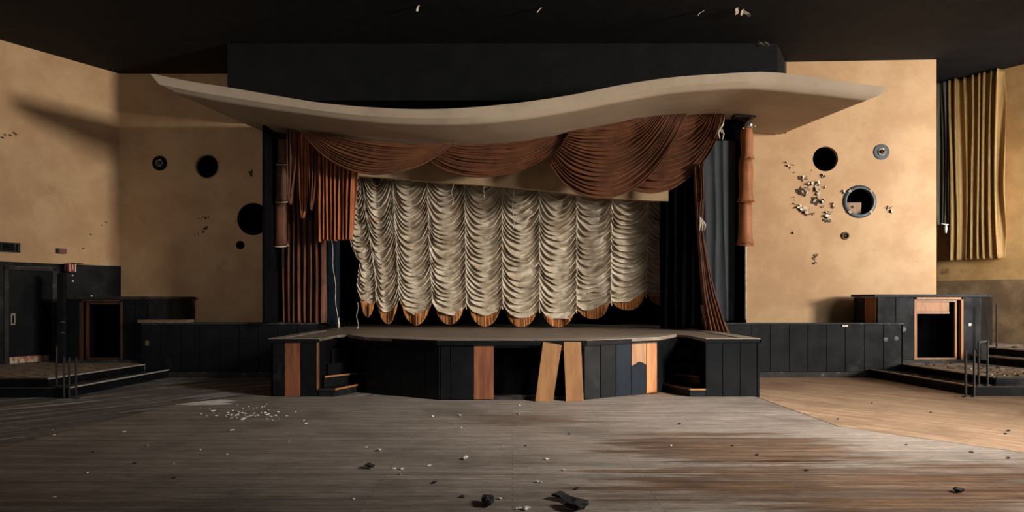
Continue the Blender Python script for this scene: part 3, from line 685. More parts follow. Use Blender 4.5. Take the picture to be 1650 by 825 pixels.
for i in range(10):
    ncol = 30; nrow = 330
    rows = []; low = []
    nf = 27+R.uniform(-1.5, 1.5)
    for r_ in range(nrow+1):
        s = r_/nrow; row = []
        for c in range(ncol+1):
            u = c/ncol
            hang = 4*u*(1-u)
            g = gb[i]*(1-u)+gb[i+1]*u
            sg_b = mb_[i]-3-(gb[i]+gb[i+1])/2
            sg = sag_top[i]*(1-s)+sg_b*s if i != 1 else (60*(1-s)+sg_b*s)
            # irregular swag depth
            sg *= 1+.22*nz_(i*3.1, s*9.0, 2.2)
            py0 = YTOP*(1-s)+g*s
            py = py0+sg*hang**.85
            px = interp(lines_px[i], py0)*(1-u)+interp(lines_px[i+1], py0)*u
            # fold phase: merges and splits along u
            ph = s*nf+.9*nz_(i*7+u*1.4, s*8)+.2*nz_(i*5.3+u*3.5, s*26, 4)
            edge = min(u, 1-u)*2
            rid = fold(ph)
            a2 = .5+.5*nz_(i*11+u*3, s*16, 9)
            d = .17*rid*(.35+.9*a2)*(.45+.55*min(1, edge*3))
            d += .018*abs(sin(pi*(ph*2.3+nz_(u*4, s*20, i)*.8)))
            d += .012*nz_(u*9+i*3, s*70, 1)
            g_ = max(0, 1-edge*3.2); d += .015*hang+.085*g_*g_                       # belly of each swag
            p = P(px, py, YA); p.y -= d; p.z -= .085*rid*(.4+.6*a2)*min(1, edge*3); p.z = min(p.z, zc(p.x)-.03)
            row.append(p)
        rows.append(row); low = row
    pn = obj('curtain_swag', MB().grid(rows), M['satin'], aus, smooth=True)
    # fringe hanging from the lowest fold
    if i < 10 or True:
        fr = []; nc = 90; tipd = (fr_[i]-mb_[i])/F*YA
        js = [k/nc for k in range(nc+1)]
        def lowp(u):
            x = u*ncol; k = min(int(x), ncol-1); return low[k].lerp(low[k+1], x-k)
        top_ = []; b1 = []; b2 = []
        for u in js:
            uu = .05+.90*u; p = lowp(uu); e = max(0, 4*u*(1-u))**.5
            tw = .010*sin(u*nc*pi*.5)+.006*sin(u*57)
            top_.append(p+Vector((0, -.01, .05))); b1.append(p+Vector((0, -.03+tw, -.01)))
            zl = low[0].z*(1-uu)+low[-1].z*uu; drop = (fr_[i]-gb[i]*(1-uu)-gb[i+1]*uu)/F*YA; q = p+Vector(((u-.5)*-.04, -.02+tw*1.4, 0)); q.z = min(p.z-.04*e, zl-drop*e**1.1+.006*sin(u*211)); b2.append(q)
        obj('fringe', MB().grid([top_, b1, b2]), M['fringe'], pn, solid=.008)
for i in range(1, 11):
    pts = [P(interp(lines_px[i], y), y, YA) for y in range(YTOP+4, int(gb[i])+2, 6)]
    pts = [p+Vector((.012*sin(k*1.7), -.12-.012*sin(k*2.3), 0)) for k, p in enumerate(pts)]
    if i > 3: pts += [pts[-1]+Vector((.0, 0, -.06)), pts[-1]+Vector((.01, 0, -.12))]
    obj('gathering_cord', MB().tube(pts, .013, 6), M['cord'], aus, smooth=True)

# pelmet behind the valance
b = MB(); f_pts = [(573, 283), (630, 287), (700, 293), (800, 300), (880, 307), (960, 317), (1040, 323), (1077, 324)]
rows = []
for k in range(41):
    px = 573+(1077-573)*k/40; y = smooth_interp(f_pts, px)
    bt_ = P(px, y, 14.75); tpz = min(under(bt_.x), 5.2)
    rows.append([bt_, Vector((bt_.x, 14.75, tpz)), Vector((bt_.x, 14.9, tpz)), bt_+Vector((0, .15, 0))])
b.grid(rows, True); n0 = len(b.v); b.f += [(0, 1, 2, 3), (n0-4, n0-3, n0-2, n0-1)]
single('pelmet_board', b, M['pelmet'], 'long tan board hanging behind the red swags above the festoon curtain', 'board')

# ================================================================== RED VALANCE SWAGS
def bez(c, t):
    a = (1-t); return c[0]*a**3+c[1]*3*a*a*t+c[2]*3*a*t*t+c[3]*t**3
def swag(top, bot, folds, Y, label, bulge=.16, amp=.055, seed=0, m='velvet', hem=True):
    T = [P(x, y, Y) for x, y in top]; B = [P(x, y, Y) for x, y in bot]
    nu, nv = 90, folds*12; rows = []
    for j in range(nv+1):
        v = j/nv; row = []; cp = [T[k].lerp(B[k], v) for k in range(4)]
        for i in range(nu+1):
            u = i/nu
            v2 = v
            p = bez(cp, u)
            e = min(1, min(u, 1-u)*5+.12)
            ph = v*folds+.8*nz_(seed+u*1.6, v*6)+.25*nz_(seed+u*4, v*15, 3)
            rid = fold(ph, .78)
            am = 1.7*amp*(.25+1.1*(.5+.5*nz_(seed*2+u*2, v*9, 5)))*e
            d = am*rid+bulge*(sin(pi*min(1, v*.95+.02)*.55))*sin(pi*u)**.6
            d += .008*nz_(u*14, v*60, seed)
            q = p.copy(); q.y -= d; q.z -= am*.6*rid*(1-.6*abs(2*u-1))
            row.append(q)
        rows.append(row)
    th_ = single('valance_swag', MB().grid(rows), M[m], label, 'swag', 'rust red velvet swags hanging from the canopy', smooth=True, solid=.008)
    return th_
def uy(px, Y=13.95):             # pixel height of the canopy underside at this bearing
    z = zc(XA(px, Y)); return HY-(z-EYE)*F/Y-1.5
swag([(918, uy(918)), (965, uy(975)+6), (1010, uy(1010)+4), (1040, uy(1040))], [(884, 262), (925, 352), (1035, 352), (1108, uy(1108))], 17, 13.95, 'widest deep rust swag in the middle right, overlapping its neighbour', .22, .06, 3)
swag([(1085, uy(1085)), (1100, uy(1100)+4), (1120, uy(1120)+3), (1130, uy(1130))], [(1004, 300), (1052, 330), (1138, 300), (1168, uy(1168))], 13, 14.1, 'rightmost rust swag ending in a tied tail by the canopy underside', .14, .06, 8)
swag([(735, uy(735)), (790, uy(790)+6), (850, uy(850)+6), (900, uy(900))], [(692, 262), (740, 302), (860, 300), (922, uy(922))], 10, 14.12, 'shallow rust swag below the lowest dip of the canopy', .10, .05, 12)
swag([(520, uy(520)), (600, uy(600)+8), (690, uy(690)+5), (715, uy(715))], [(486, 214), (560, 303), (650, 303), (736, uy(736))], 12, 13.72, 'leftmost dark rust swag fading into shade', .18, .055, 17)

# tied tail of the right swag, and dangling threads
b = MB(); b.tube([P(1167, 190, 13.9), P(1165, 200, 13.85), P(1160, 208, 13.85), P(1163, 214, 13.83)], [.008, .018, .028, .012], 8)
b.tube([P(1160, 207, 13.84), P(1157, 215, 13.83), P(1160, 224, 13.83)], [.02, .022, .012], 8); b.tube([P(1162, 207, 13.84), P(1166, 216, 13.82), P(1164, 226, 13.82)], [.02, .018, .008], 8)
single('tie_cord', b, M['cord'], 'pale knotted cord tying the end of the rightmost swag', 'cord', smooth=True)
for px, y0, y1, Y in ((729, 292, 327, 14.82), (780, 295, 315, 14.82), (827, 299, 365, 14.82), (576, 280, 303, 14.82), (576, 487, 529, 15.0)):
    b = MB(); b.tube([P(px+1.5*sin(k*1.1), y0+(y1-y0)*k/8, Y) for k in range(9)], .006, 5); b.tube([P(px, y1-1, Y), P(px+.5, y1+4, Y)], [.012, .006], 6)
    single('dangling_cord', b, M['cord'], {729: 'short loose cord with a bead left of the stage centre', 780: 'shortest loose cord just under the tan board', 827: 'long loose cord right of the two short ones', 576: 'thin cord beside the left pleated drape end' if y0 < 300 else 'thin cord near the stage deck at left'}[px], 'cord', 'thin loose cords before the festoon curtain')

# ================================================================== DRAPES
def drape(top, bot, nf, Y, amp, name, label, m, seed=0, nv=60, hem=0, mids=None, cat='curtain', grp=None, taper=None, **k):
    """top/bot: lists of two (px,py); mids: rows [(t, pxl, pxr)]"""
    nu = nf*14; rows = []
    ph0 = [R.uniform(-.25, .25) for _ in range(nf+2)]
    for j in range(nv+1):
        v = j/nv; row = []
        yl = top[0][1]*(1-v)+bot[0][1]*v; yr = top[1][1]*(1-v)+bot[1][1]*v
        if mids:
            xl = smooth_interp([(a_, b_) for a_, b_, _ in mids], v); xr = smooth_interp([(a_, c_) for a_, _, c_ in mids], v)
        else: xl = top[0][0]*(1-v)+bot[0][0]*v; xr = top[1][0]*(1-v)+bot[1][0]*v
        for i in range(nu+1):
            u = i/nu; px = xl*(1-u)+xr*u; py = yl*(1-u)+yr*u
            ph = u*nf+.35*nz_(seed+u*3, v*1.2)+.12*nz_(seed+u*9, v*3, 2)
            a_ = amp*(.45+.75*(.5+.5*nz_(seed*3+u*nf*.7, v*1.5, 7)))*(taper(v) if taper else 1)
            d = a_*(1-abs(cos(pi*ph))**1.3)*1.2
            p = P(px, py+hem*nz_(u*nf, 1, seed)*(v > .97), Y); p.y -= d; p.x += .25*a_*sin(2*pi*ph)
            row.append(p)
        rows.append(row)
    return single(name, MB().grid(rows), M[m], label, cat, grp, smooth=True, solid=.008, **k)
# tall left leg curtain, the bright pleated jabot, the pointed tails
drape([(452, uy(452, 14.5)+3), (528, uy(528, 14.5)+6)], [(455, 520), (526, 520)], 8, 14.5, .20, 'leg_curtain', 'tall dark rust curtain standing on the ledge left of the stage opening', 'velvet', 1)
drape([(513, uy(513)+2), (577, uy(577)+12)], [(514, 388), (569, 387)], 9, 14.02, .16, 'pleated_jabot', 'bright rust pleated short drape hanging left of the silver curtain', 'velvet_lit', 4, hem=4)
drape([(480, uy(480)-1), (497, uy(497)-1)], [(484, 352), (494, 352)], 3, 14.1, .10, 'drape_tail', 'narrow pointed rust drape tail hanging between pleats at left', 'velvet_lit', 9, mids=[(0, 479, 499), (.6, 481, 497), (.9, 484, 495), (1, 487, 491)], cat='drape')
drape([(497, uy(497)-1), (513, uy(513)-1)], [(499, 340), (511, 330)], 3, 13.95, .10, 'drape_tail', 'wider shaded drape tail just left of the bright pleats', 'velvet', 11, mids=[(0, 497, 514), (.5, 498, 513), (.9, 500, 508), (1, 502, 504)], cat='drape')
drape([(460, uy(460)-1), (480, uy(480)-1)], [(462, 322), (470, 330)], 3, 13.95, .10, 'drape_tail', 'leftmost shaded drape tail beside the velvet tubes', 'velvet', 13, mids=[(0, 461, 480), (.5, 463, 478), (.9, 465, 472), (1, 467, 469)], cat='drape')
# tied-back right curtain
drape([(1116, 270), (1132, 262)], [(1134, 533), (1173, 539)], 5, 13.85, .15, 'tieback_curtain', 'slim rust curtain sweeping down to the stage deck at right', 'velvet', 21,
      mids=[(0, 1117, 1133), (.2, 1120, 1133), (.38, 1123, 1131), (.55, 1126, 1138), (.75, 1129, 1150), (.9, 1134, 1164), (1, 1139, 1174)], taper=lambda v: .6+.5*v)
drape([(1127, 270), (1133, 270)], [(1128, 325), (1134, 322)], 2, 13.75, .05, 'drape_tail', 'short rust drape strip over the top of the right curtain', 'velvet', 22, cat='drape')
b = MB(); 
for px in (1128, 1132, 1136): b.tube([P(1128, 350, 13.7), P(px, 362, 13.68), P(px-1, 372, 13.7)], [.02, .02, .008], 6)
single('tassel', b, M['cord'], 'small pale tassel on the slim right curtain', 'tassel', smooth=True)
drape([(1128, 492), (1134, 492)], [(1136, 535), (1146, 536)], 3, 13.8, .07, 'curtain_scrap', 'small rust curtain scrap at the foot of the right curtain', 'velvet', 24)
# blue grey wing drape, and a black strip standing in for shade
drape([(1128, 150), (1190, 150)], [(1150, 518), (1190, 518)], 4, 15.6, .035, 'wing_drape', 'blue grey drape hanging in the wings right of the slim curtain', 'wing', 31, mids=[(0, 1120, 1192), (1, 1130, 1192)])
drape([(1186, 150), (1207, 150)], [(1186, 518), (1207, 518)], 2, 15.52, .04, 'wing_drape', 'narrow black strip standing in for shade against the right wall edge', 'black_velour', 33)
drape([(1064, 296), (1134, 240)], [(1064, 530), (1134, 535)], 5, 14.85, .10, 'black_leg_drape', 'black drape hiding the right end of the festoon curtain', 'black_velour', 35)
# added black boards standing in for the dark stage ceiling under the canopy
for pa, pb, yb_, lb in ((1140, 1211, 226, 'added black board standing in for the dark stage ceiling right of the tied swag'), (444, 512, 246, 'added black board standing in for darkness under the canopy behind the leftmost swag')):
    Yh = 14.42; b = MB(); rows = []
    for k in range(9):
        x = XA(pa+(pb-pa)*k/8, Yh); zt_ = zc(x)-.01; zb_ = ZA(yb_, Yh)
        rows.append([Vector((x, Yh, zb_)), Vector((x, Yh, zt_)), Vector((x, Yh+.04, zt_)), Vector((x, Yh+.04, zb_))])
    b.grid(rows, True); n0 = len(b.v); b.f += [(0, 1, 2, 3), (n0-4, n0-3, n0-2, n0-1)]
    single('ceiling_shade_board', b, M['black_velour'], lb, 'board', None)
# left jamb post with cable
b = MB(); b.box(XA(525, 14.6), XA(543, 14.6), 14.6, 14.85, 1.06, 4.9); single('jamb_post', b, M['blue'], 'blue black post left of the stage opening', 'post', bevel=.006)
b = MB(); b.tube([P(534+11*k/12+1.2*sin(k*1.3), 385+145*k/12, 14.5) for k in range(13)], .007, 6); b.tube([P(545, 512, 14.45), P(546, 528, 14.4)], [.02, .025], 8)
single('hanging_cable', b, M['cord'], 'pale cable running down the blue black post', 'cable', smooth=True)

# ---- velvet tubes on poles
def tubes(px, ys, side, label, lampy):
    Y = 14.14 if side > 0 else 14.22
    t = thing('velvet_tube_column', (XA(px, Y), Y, ZA(ys[-1][1], Y)), label, 'drapery column', 'stacked velvet tube columns')
    for k, (y0, y1, x_, rr) in enumerate(ys):
        rows = []; nn = 28; r0 = rr*Y/F; jag = [R.uniform(-.01, .01) for _ in range(nn)]
        for j in range(11):
            v = j/10; c = P(x_, y0+(y1-y0)*v, Y); row = []
            rad = r0*(.84+.10*min(1, v*4)+.04*sin(v*5+k)+(.20*max(0, (v-.86)/.14)**1.5))
            for q in range(nn):
                a = 2*pi*q/nn; w2 = rad*(1+.05*sin(3*a+v*2+k)+.03*sin(5*a+k*2))
                row.append(c+Vector((w2*cos(a), w2*sin(a), -.04*(v > .8)*(1-sin(a))*((v-.8)*3)+(jag[q] if j == 10 else 0))))
            rows.append(row)
        tb = obj('velvet_tube', MB().grid(rows, True), M['velvet_tube'] if side > 0 else M['velvet'], t, smooth=True, solid=.012)  # left tubes use darker velvet, their shade put into the colour
        c = P(x_, y1, Y)
        ring = [c+Vector((r0*1.19*cos(a), r0*1.19*sin(a), -.012*(1-sin(a))*3)) for a in [2*pi*q/28 for q in range(29)]]
        obj('rolled_edge', MB().tube(ring, .013, 6), M['cord'] if side < 0 else M['velvet_tube'], tb, smooth=True)
    c0 = P(px, ys[0][0]-4, Y); c1 = P(px, lampy, Y)
    obj('pole', MB().tube([c0, c1], .022, 10), M['brown_pipe'] if side > 0 else M['metal'], t, smooth=True)
    return t
tc = tubes(1201.5, [(206, 253, 1203.5, 9.5), (258, 322, 1201.5, 11), (327, 391, 1200.5, 11)], 1, 'orange velvet tubes stacked on a pale pole right of the stage opening', 515)
b = MB(); c = P(1206, 201, 14.1)
b.lathe([(0, .14), (.03, .14), (.06, .1), (.10, .03), (.105, -.02), (.09, -.07), (.04, -.1), (0, -.1)], c-Vector((0, 0, 0)), (.15, -.1, 1), 20)
obj('lamp_cap', b, M['chrome'], tc, smooth=True)
b = MB(); b.lathe([(0, 0), (.018, .02), (.02, .05), (0, .07)], P(1213, 204, 14.05), (1, 0, .2), 10); b.lathe([(0, 0), (.02, .02), (.02, .05), (0, .07)], P(1200, 207, 14.05), (-1, -.3, .1), 10); obj('lamp_socket', b, M['brass'], tc, smooth=True)
b = MB(); zz_ = zc(XA(1200, 14.1)); b.box(XA(1182, 14.1), XA(1216, 14.1), 14.0, 14.25, zz_-.05, zz_+.01); obj('mounting_plate', b, M['metal'], tc)
tubes(455, [(226, 262, 456, 8.5), (266, 322, 455, 9), (327, 393, 453, 9.5)], -1, 'dim velvet tubes stacked on a pole left of the stage opening', 430)

# gold curtain on the right wall
def wall_drape(px0, px1, y0l, y0r, y1l, y1r, nf, off, amp, label, m, seed, name='gold_curtain'):
    rows = []; A = RA+RIN*off; t0, t1 = hit(A, RD, px0), hit(A, RD, px1); nu = nf*14; nv = 50
    for j in range(nv+1):
        v = j/nv; row = []
        for i in range(nu+1):
            u = i/nu; q = A+RD*(t0+(t1-t0)*u)
            zt_ = ZA(y0l, (A+RD*t0).y)*(1-u)+ZA(y0r, (A+RD*t1).y)*u; zb = ZA(y1l, (A+RD*t0).y)*(1-u)+ZA(y1r, (A+RD*t1).y)*u
            ph = u*nf+.6*nz_(seed+u*3, v*.9)+.25*nz_(seed+u*8, v*1.8, 2)
            a_ = amp*(.3+1.0*(.5+.5*nz_(seed*3+u*nf*.6, v*.8, 7)))
            row.append(Vector((q.x, q.y, zt_*(1-v)+zb*v))+RIN*a_*(.5-.5*cos(2*pi*ph))*1.3+RD*.35*a_*sin(2*pi*ph))
        rows.append(row)
    return single(name, MB().grid(rows), M[m], label, 'curtain', 'long gold curtains on the right wall', smooth=True, solid=.008)
wall_drape(1531, 1619, 132, 111, 420, 416, 8, .10, .15, 'wide faded gold curtain hanging from the black ceiling at far right', 'gold', 3)
wall_drape(1508, 1531, 138, 133, 364, 360, 4, .06, .22, 'shorter grey green faded curtain strip left of the gold one', 'gold_dirty', 6)
b = MB(); c = P(1524, 362, 16.0)
b.tube([c, c-Z*.08, c-Z*.2], [.025, .035, .02], 8); b.tube([c+Vector((-.1, 0, .02)), c+Vector((.06, 0, 0))], .012, 6)
single('curtain_tie', b, M['white'], 'small white tie at the foot of the shorter curtain strip', 'tie', smooth=True)

# ================================================================== WALL FITTINGS
def rosette(A, D, N3, px, py, r, label, m='ring'):
    _, _, rr, c = on_wall(A, D, px, py, r)
    t = thing('wall_lamp_base', c, label, 'light fitting', 'round lamp bases left on the walls')
    obj('back_plate', MB().lathe([(0, .0), (rr, 0), (rr, .012), (rr*.9, .02), (0, .02)], c, N3, 32), M[m], t)
    obj('bracket_ring', MB().lathe([(rr*.32, .02), (rr*.48, .02), (rr*.48, .035), (rr*.32, .035), (rr*.32, .02)], c, N3, 24), M['chrome'], t)
    obj('socket', MB().lathe([(0, .02), (rr*.22, .02), (rr*.2, .09), (rr*.12, .09), (rr*.1, .05), (0, .05)], c, N3, 20), M['brown_debris'], t)
    for k in range(5):
        a = k*1.257; q = c+D*rr*.42*cos(a)+Z*rr*.42*sin(a)+N3*.035
        obj('screw', MB().lathe([(0, .012), (rr*.06, .01), (rr*.07, 0)], q, N3, 8), M['brass'], t)
rosette(BRA, BRD, BRN, 1420, 245, 12.5, 'dark round lamp base on the sunlit right wall')
rosette(BLA, BLD, BLN, 257.5, 263, 12, 'dark round lamp base on the shaded left wall', 'black')
_, _, rr, c = on_wall(BRA, BRD, 1385, 325, 26.5)
t = thing('porthole_ring', c, 'blue grey metal porthole ring on the right wall with a board inside', 'porthole')
obj('ring', MB().lathe([(rr*.78, -.05), (rr*.78, .03), (rr*.82, .035), (rr*.96, .03), (rr, .012), (rr, .0)], c, BRN, 48), M['ring'], t, smooth=True)
for a in (math.radians(45), math.radians(135), math.radians(225), math.radians(315)):
    q = c+BRD*rr*.88*cos(a)+Z*rr*.88*sin(a)+BRN*.03; tng = BRD*(-sin(a))+Z*cos(a); rad = BRD*cos(a)+Z*sin(a)
    obj('clip', MB().obox(q-tng*.035-rad*.03, tng*.07, rad*.06, BRN*.02), M['nosing_brown'], t, bevel=.004)
q = c-BRN*.13
obj('inner_board', MB().obox(q-BRD*.27-Z*.33, BRD*.37, -BRN*.02, Z*.33-BRD*.0), M['wood_pale'], t, bevel=.003)
obj('knot', MB().lathe([(0, .003), (.03, .002), (.035, 0)], q-BRD*.1-Z*.1+BRN*.003, BRN, 12), M['gouge'], t)
_, _, rr, c = on_wall(BRA, BRD, 1362, 380, 6.5)
t = thing('wall_socket_stub', c, 'small rusty round cable stub low on the right wall', 'fitting')
obj('rim', MB().lathe([(rr*.55, -.02), (rr*.6, .03), (rr*.9, .035), (rr, .0)], c, BRN, 20), M['brown_debris'], t, smooth=True)
obj('core', MB().lathe([(0, .02), (rr*.3, .02), (rr*.35, -.02)], c, BRN, 14), M['gouge'], t)

# rim of the left round recess
_, _, rr, c = on_wall(BLA, BLD, 333.5, 268, 18.8)
single('round_rim', MB().lathe([(rr*.98, -.1), (rr*.98, .012), (rr*1.04, .014), (rr*1.05, 0)], c, BLN, 48), M['pelmet'], 'thin pale rim around the round recess on the left wall', 'rim', smooth=True)

# left wall: vent, call point, exit sign, door
def lw(px, py, out=0.0):
    t = hit(LA, LD, px); q = LA+LD*t; return Vector((q.x, q.y, ZA(py, q.y)))+LN*out
def lbox(px0, px1, z0, z1, o0, o1):
    t0, t1 = hit(LA, LD, px0), hit(LA, LD, px1); return MB().obox(LA+LD*t0+LN*o0+Z*z0, LD*(t1-t0), LN*(o1-o0), Z*(z1-z0))
zv0, zv1 = ZA(407, 14.2), ZA(391.5, 14.2)
t = thing('vent_grille', lw(15, 407), 'black louvred vent on the left wall above the door', 'vent')
obj('backing', lbox(-25, 31.5, zv0, zv1, .0, .012), M['void'], t)
fr = lbox(-25, 31.5, zv0, zv0+.02, .012, .035)
for q in (lbox(-25, 31.5, zv1-.02, zv1, .012, .035), lbox(28, 31.5, zv0, zv1, .012, .035), lbox(22, 24, zv0, zv1, .012, .03), lbox(0, 2, zv0, zv1, .012, .03)): fr.add(q.v, q.f)
obj('frame', fr, M['black_trim'], t)
fr = MB()
for k in range(4):
    q = lbox(-25, 28, zv0+.03+k*.04, zv0+.045+k*.04, .012, .028); fr.add(q.v, q.f)
obj('louvre', fr, M['black'], t)
zc0, zc1 = ZA(409, 15.0), ZA(401, 15.0)
t = thing('call_point', lw(97, 409), 'small brown red box on the left wall above the door', 'box')
obj('housing', lbox(93, 105, zc0, zc1, 0, .07), M['darkred'], t, bevel=.006); obj('side_plate', lbox(89, 93, zc0, zc1, 0, .05), M['black_trim'], t)
# exit sign: V shaped, two faces
e0 = lw(110.5, 438, .05); zt_, zb_ = ZA(425, 15.1), ZA(438.5, 15.1); H = zt_-zb_
t = thing('exit_sign', Vector((e0.x, e0.y, zb_)), 'small red illuminated-type exit sign with white end strips beside the left door', 'sign')
nose = Vector((e0.x, e0.y, 0))+Vector((.02, -.14, 0))
endL = Vector((XA(99, 15.1), 15.1, 0)); endR = Vector((XA(122.5, 14.95), 14.95, 0)); mid_ = Vector((XA(111.5, 14.75), 14.75, 0))
for a_, c_, mm in ((endL, mid_, 'darkred'), (mid_, endR, 'red')):
    d = c_-a_; nn = Vector((d.y, -d.x, 0)).normalized(); nn = nn if nn.y < 0 else -nn
    fc = obj('face', MB().obox(a_+Z*zb_, d, -nn*.03, Z*H), M[mm], t)
    w0 = (0, .16) if a_ == endL else (.84, 1.0)
    obj('white_strip', MB().obox(a_+d*w0[0]+nn*.002+Z*zb_, d*(w0[1]-w0[0]), nn*.004, Z*H), M['white'], fc)
    if a_ == mid_: obj('white_strip', MB().obox(a_+nn*.002+Z*zb_, d*.06, nn*.004, Z*H), M['white'], fc)
    cc = a_+d*.5+nn*.003+Z*(zb_+H*.5); dd = d.normalized()
    fig = MB(); fig.lathe([(0, .003), (.014, .003), (.014, 0)], cc+Z*.045, nn, 10)
    fig.obox(cc-dd*.014-Z*.02, dd*.028, nn*.003, Z*.055)
    fig.obox(cc-dd*.012-Z*.02, dd*.014, nn*.003, -Z*.045-dd*.018); fig.obox(cc+dd*.0-Z*.02, dd*.014, nn*.003, -Z*.045+dd*.018)
    obj('running_figure', fig, M['white'], fc)
obj('bracket', MB().obox(mid_+Z*(zt_-.01), Vector((0, .45, 0)), Vector((.03, 0, 0)), Z*.02), M['metal'], t)
obj('drop_bulb', MB().lathe([(0, 0), (.016, .01), (.018, .03), (0, .045)], P(118, 444, 14.9), (0, -1, 0), 10), M['white'], t)
# door
d1 = struct('door_1', lbox(12, 82, PZ+.01, 2.2, -.0, .03), M['black'], bevel=.004)
fr = lbox(4, 12, PZ, 2.28, 0, .07)
for q in (lbox(82, 92, PZ, 2.28, 0, .07), lbox(4, 92, 2.2, 2.28, 0, .07)): fr.add(q.v, q.f)
d1['_o'] = (0, 0, 0)
obj('door_frame', fr, M['black_trim'], d1, bevel=.005)
obj('kick_plate', lbox(14, 78, ZA(588.5, 14.4), ZA(573.5, 14.4), .03, .036), M['kick'], d1, bevel=.002)
hp = obj('handle_plate', lbox(16, 23.5, ZA(524, 14.1), ZA(505, 14.1), .03, .04), M['chrome'], d1, bevel=.003)
obj('keyhole', lbox(18.5, 21, ZA(521, 14.1), ZA(508, 14.1), .04, .045), M['void'], hp)
# open door leaf / post standing out beside the booth
b = MB(); b.box(XA(94.5, 14.2), XA(105, 14.2), 14.15, 14.25, PZ, ZA(440, 14.2)); dp = single('door_post', b, M['black_dusty'], 'dark upright post between the left door and the shaded booth', 'post', bevel=.006)
for y in (519, 536):
    q = MB(); q.box(XA(98, 14.14), XA(105, 14.14), 14.135, 14.15, ZA(y+1, 14.14), ZA(y-1, 14.14)); dp['_o'] = tuple(dp.location); obj('hinge', q, M['chrome'], dp)

# ================================================================== DEBRIS
def blob(seed, flat=.5, jag=.35, sub=1):
    r = random.Random(seed); bm = bmesh.new(); bmesh.ops.create_icosphere(bm, subdivisions=sub, radius=1)
    for v in bm.verts:
        v.co *= 1+r.uniform(-jag, jag); v.co.z *= flat
    zmin = min(v.co.z for v in bm.verts)
    for v in bm.verts: v.co.z -= zmin
    me = bpy.data.meshes.new('debris'); bm.to_mesh(me); bm.free(); return me
chipm = [blob(i, .45) for i in range(8)]
for m_ in chipm: m_.materials.append(M['white'])
darkm = [blob(50+i, .45, .5, 2) for i in range(4)]
for m_ in darkm: m_.materials.append(M['soot'])
brownm = [blob(80+i, .4, .5) for i in range(5)]
for m_ in brownm: m_.materials.append(M['brown_debris'])
def floor_pt(px, py): Y = F*EYE/(py-HY); return XA(px, Y), Y
def place(name, meshes, x, y, z, s, label, cat, grp):
    o = bpy.data.objects.new(name, R.choice(meshes)); C.objects.link(o); o.location = (x, y, z); o.rotation_euler = (0, 0, R.uniform(0, 6))
    o.scale = (s*R.uniform(.8, 1.5), s*R.uniform(.6, 1), s); tag(o, label, cat, grp)
def on_dance(x, y): return .007 if (-5.0 < x < 3.9 or y < 6) else .001
for k in range(62):
    a = R.gauss(0, 1); c_ = R.gauss(0, 1)
    px = 395+a*38; py = max(648, 667+c_*6+a*.5); x, y = floor_pt(px, py)
    place('plaster_chip', chipm, x, y, on_dance(x, y), R.uniform(.010, .027), 'white plaster chip in the scatter on the floor left of the stage', 'debris', 'white plaster chips scattered left of the stage')
for px, py, s in ((610, 728, .045), (635, 757, .022), (87, 702, .03), (85, 694, .02), (200, 697, .025), (238, 720, .02), (323, 727, .02), (374, 695, .03), (465, 713, .026), (493, 684, .03), (140, 764, .024), (366, 734, .018), (750, 741, .04), (692, 752, .022),
                  (647, 758, .022), (645, 766, .02), (866, 779, .024), (880, 742, .035), (909, 760, .02), (743, 691, .022), (837, 655, .03), (872, 780, .02), (1081, 720, .02), (570, 806, .018), (88, 803, .014), (809, 719, .014), (697, 673, .03), (740, 671, .03), (836, 668, .03), (590, 722, .015), (280, 748, .015), (838, 822, .03), (846, 823, .035), (852, 821, .025), (832, 823, .02), (806, 806, .02), (900, 797, .018)):
    x, y = floor_pt(px, py); place('plaster_chip', chipm, x, y, on_dance(x, y), s*.8, 'lone white plaster chip lying on the bare dance floor', 'debris', 'single white chips on the dance floor')
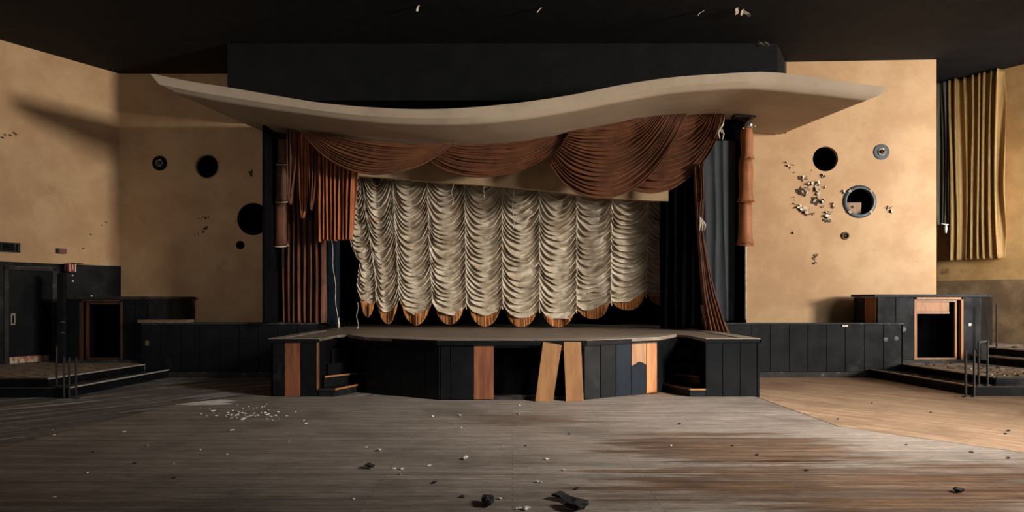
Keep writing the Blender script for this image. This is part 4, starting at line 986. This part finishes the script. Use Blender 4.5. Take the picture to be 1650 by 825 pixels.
for px, py, s, lb in ((786, 814, .065, 'black crumpled lump on the floor at the bottom edge, left of two'), (905, 807, .055, 'flat black lump on the floor above the bottom edge'), (928, 822, .075, 'largest black lump at the bottom edge of the floor'),
                      (596, 756, .045, 'small black scrap on the floor left of centre'), (1544, 795, .04, 'small black scrap on the floor at the lower right')):
    x, y = floor_pt(px, py); place('black_lump', darkm, x, y, on_dance(x, y), s, lb, 'debris', None)
for px, py in ((776, 670), (917, 701), (847, 720), (1095, 685), (1620, 700), (1625, 695), (1565, 730), (1625, 740), (1500, 665), (1460, 718), (1350, 676), (1540, 640), (1405, 650), (150, 730), (218, 748), (280, 772), (700, 780), (1180, 720), (1220, 735), (1300, 760), (930, 790), (745, 803)):
    x, y = floor_pt(px, py); place('dark_scrap', darkm, x, y, .007 if px < 1340 or py > 735 else .001, R.uniform(.010, .02), 'little dark scrap lying on the wooden floor', 'debris', 'little dark scraps on the floor')
for k in range(70):
    x = R.uniform(8.35, 9.6); y = R.uniform(11.75, 14.1)
    place('dirt_crumb', brownm if R.random() < .95 else chipm, x, y, PZ+.001, R.uniform(.012, .04), 'crumb of dirt on the right raised platform', 'debris', 'dirt crumbs on the right platform')
for k in range(40):
    x = R.uniform(10.25, 11.6); y = R.uniform(12.8, 14.0)
    place('dirt_crumb', brownm if R.random() < .8 else chipm, x, y, .601, R.uniform(.03, .10), 'clod of rubbish on the top step at far right', 'debris', 'rubbish clods on the top step')
x, y = floor_pt(52, 636); place('brick_fragment', brownm, x, y-.1, .001, .07, 'reddish fragment lying before the left platform', 'debris', None)
# peeling paint on the ceiling
for px, py, s in ((675, 10, 3), (1227, 67, 3.4), (1236, 67, 3), (870, 13, 3), (1130, 18, 3.5), (1190, 14, 4), (1205, 18, 4.5), (1198, 16, 3), (1059, 73, 1.5)):
    Y = (CEIL-EYE)*F/(HY-py); x = XA(px, Y); b = MB(); r_ = s*Y/F*1.3; a0 = R.uniform(0, 3)
    pts = [Vector((x+r_*cos(a0)*q+R.uniform(-.01, .01), Y+r_*sin(a0)*q, CEIL-.002-h)) for q, h in ((-1, 0), (-.3, .015), (.4, .03), (1, .07))]
    row2 = [p+Vector((-sin(a0)*r_*.9, cos(a0)*r_*.9, -.015)) for p in pts]
    single('paint_flake', MB().grid([pts, row2]), M['paleflake'], 'pale curl of paint hanging from the black ceiling', 'flake', 'paint curls on the ceiling', solid=.003)
clean_props()
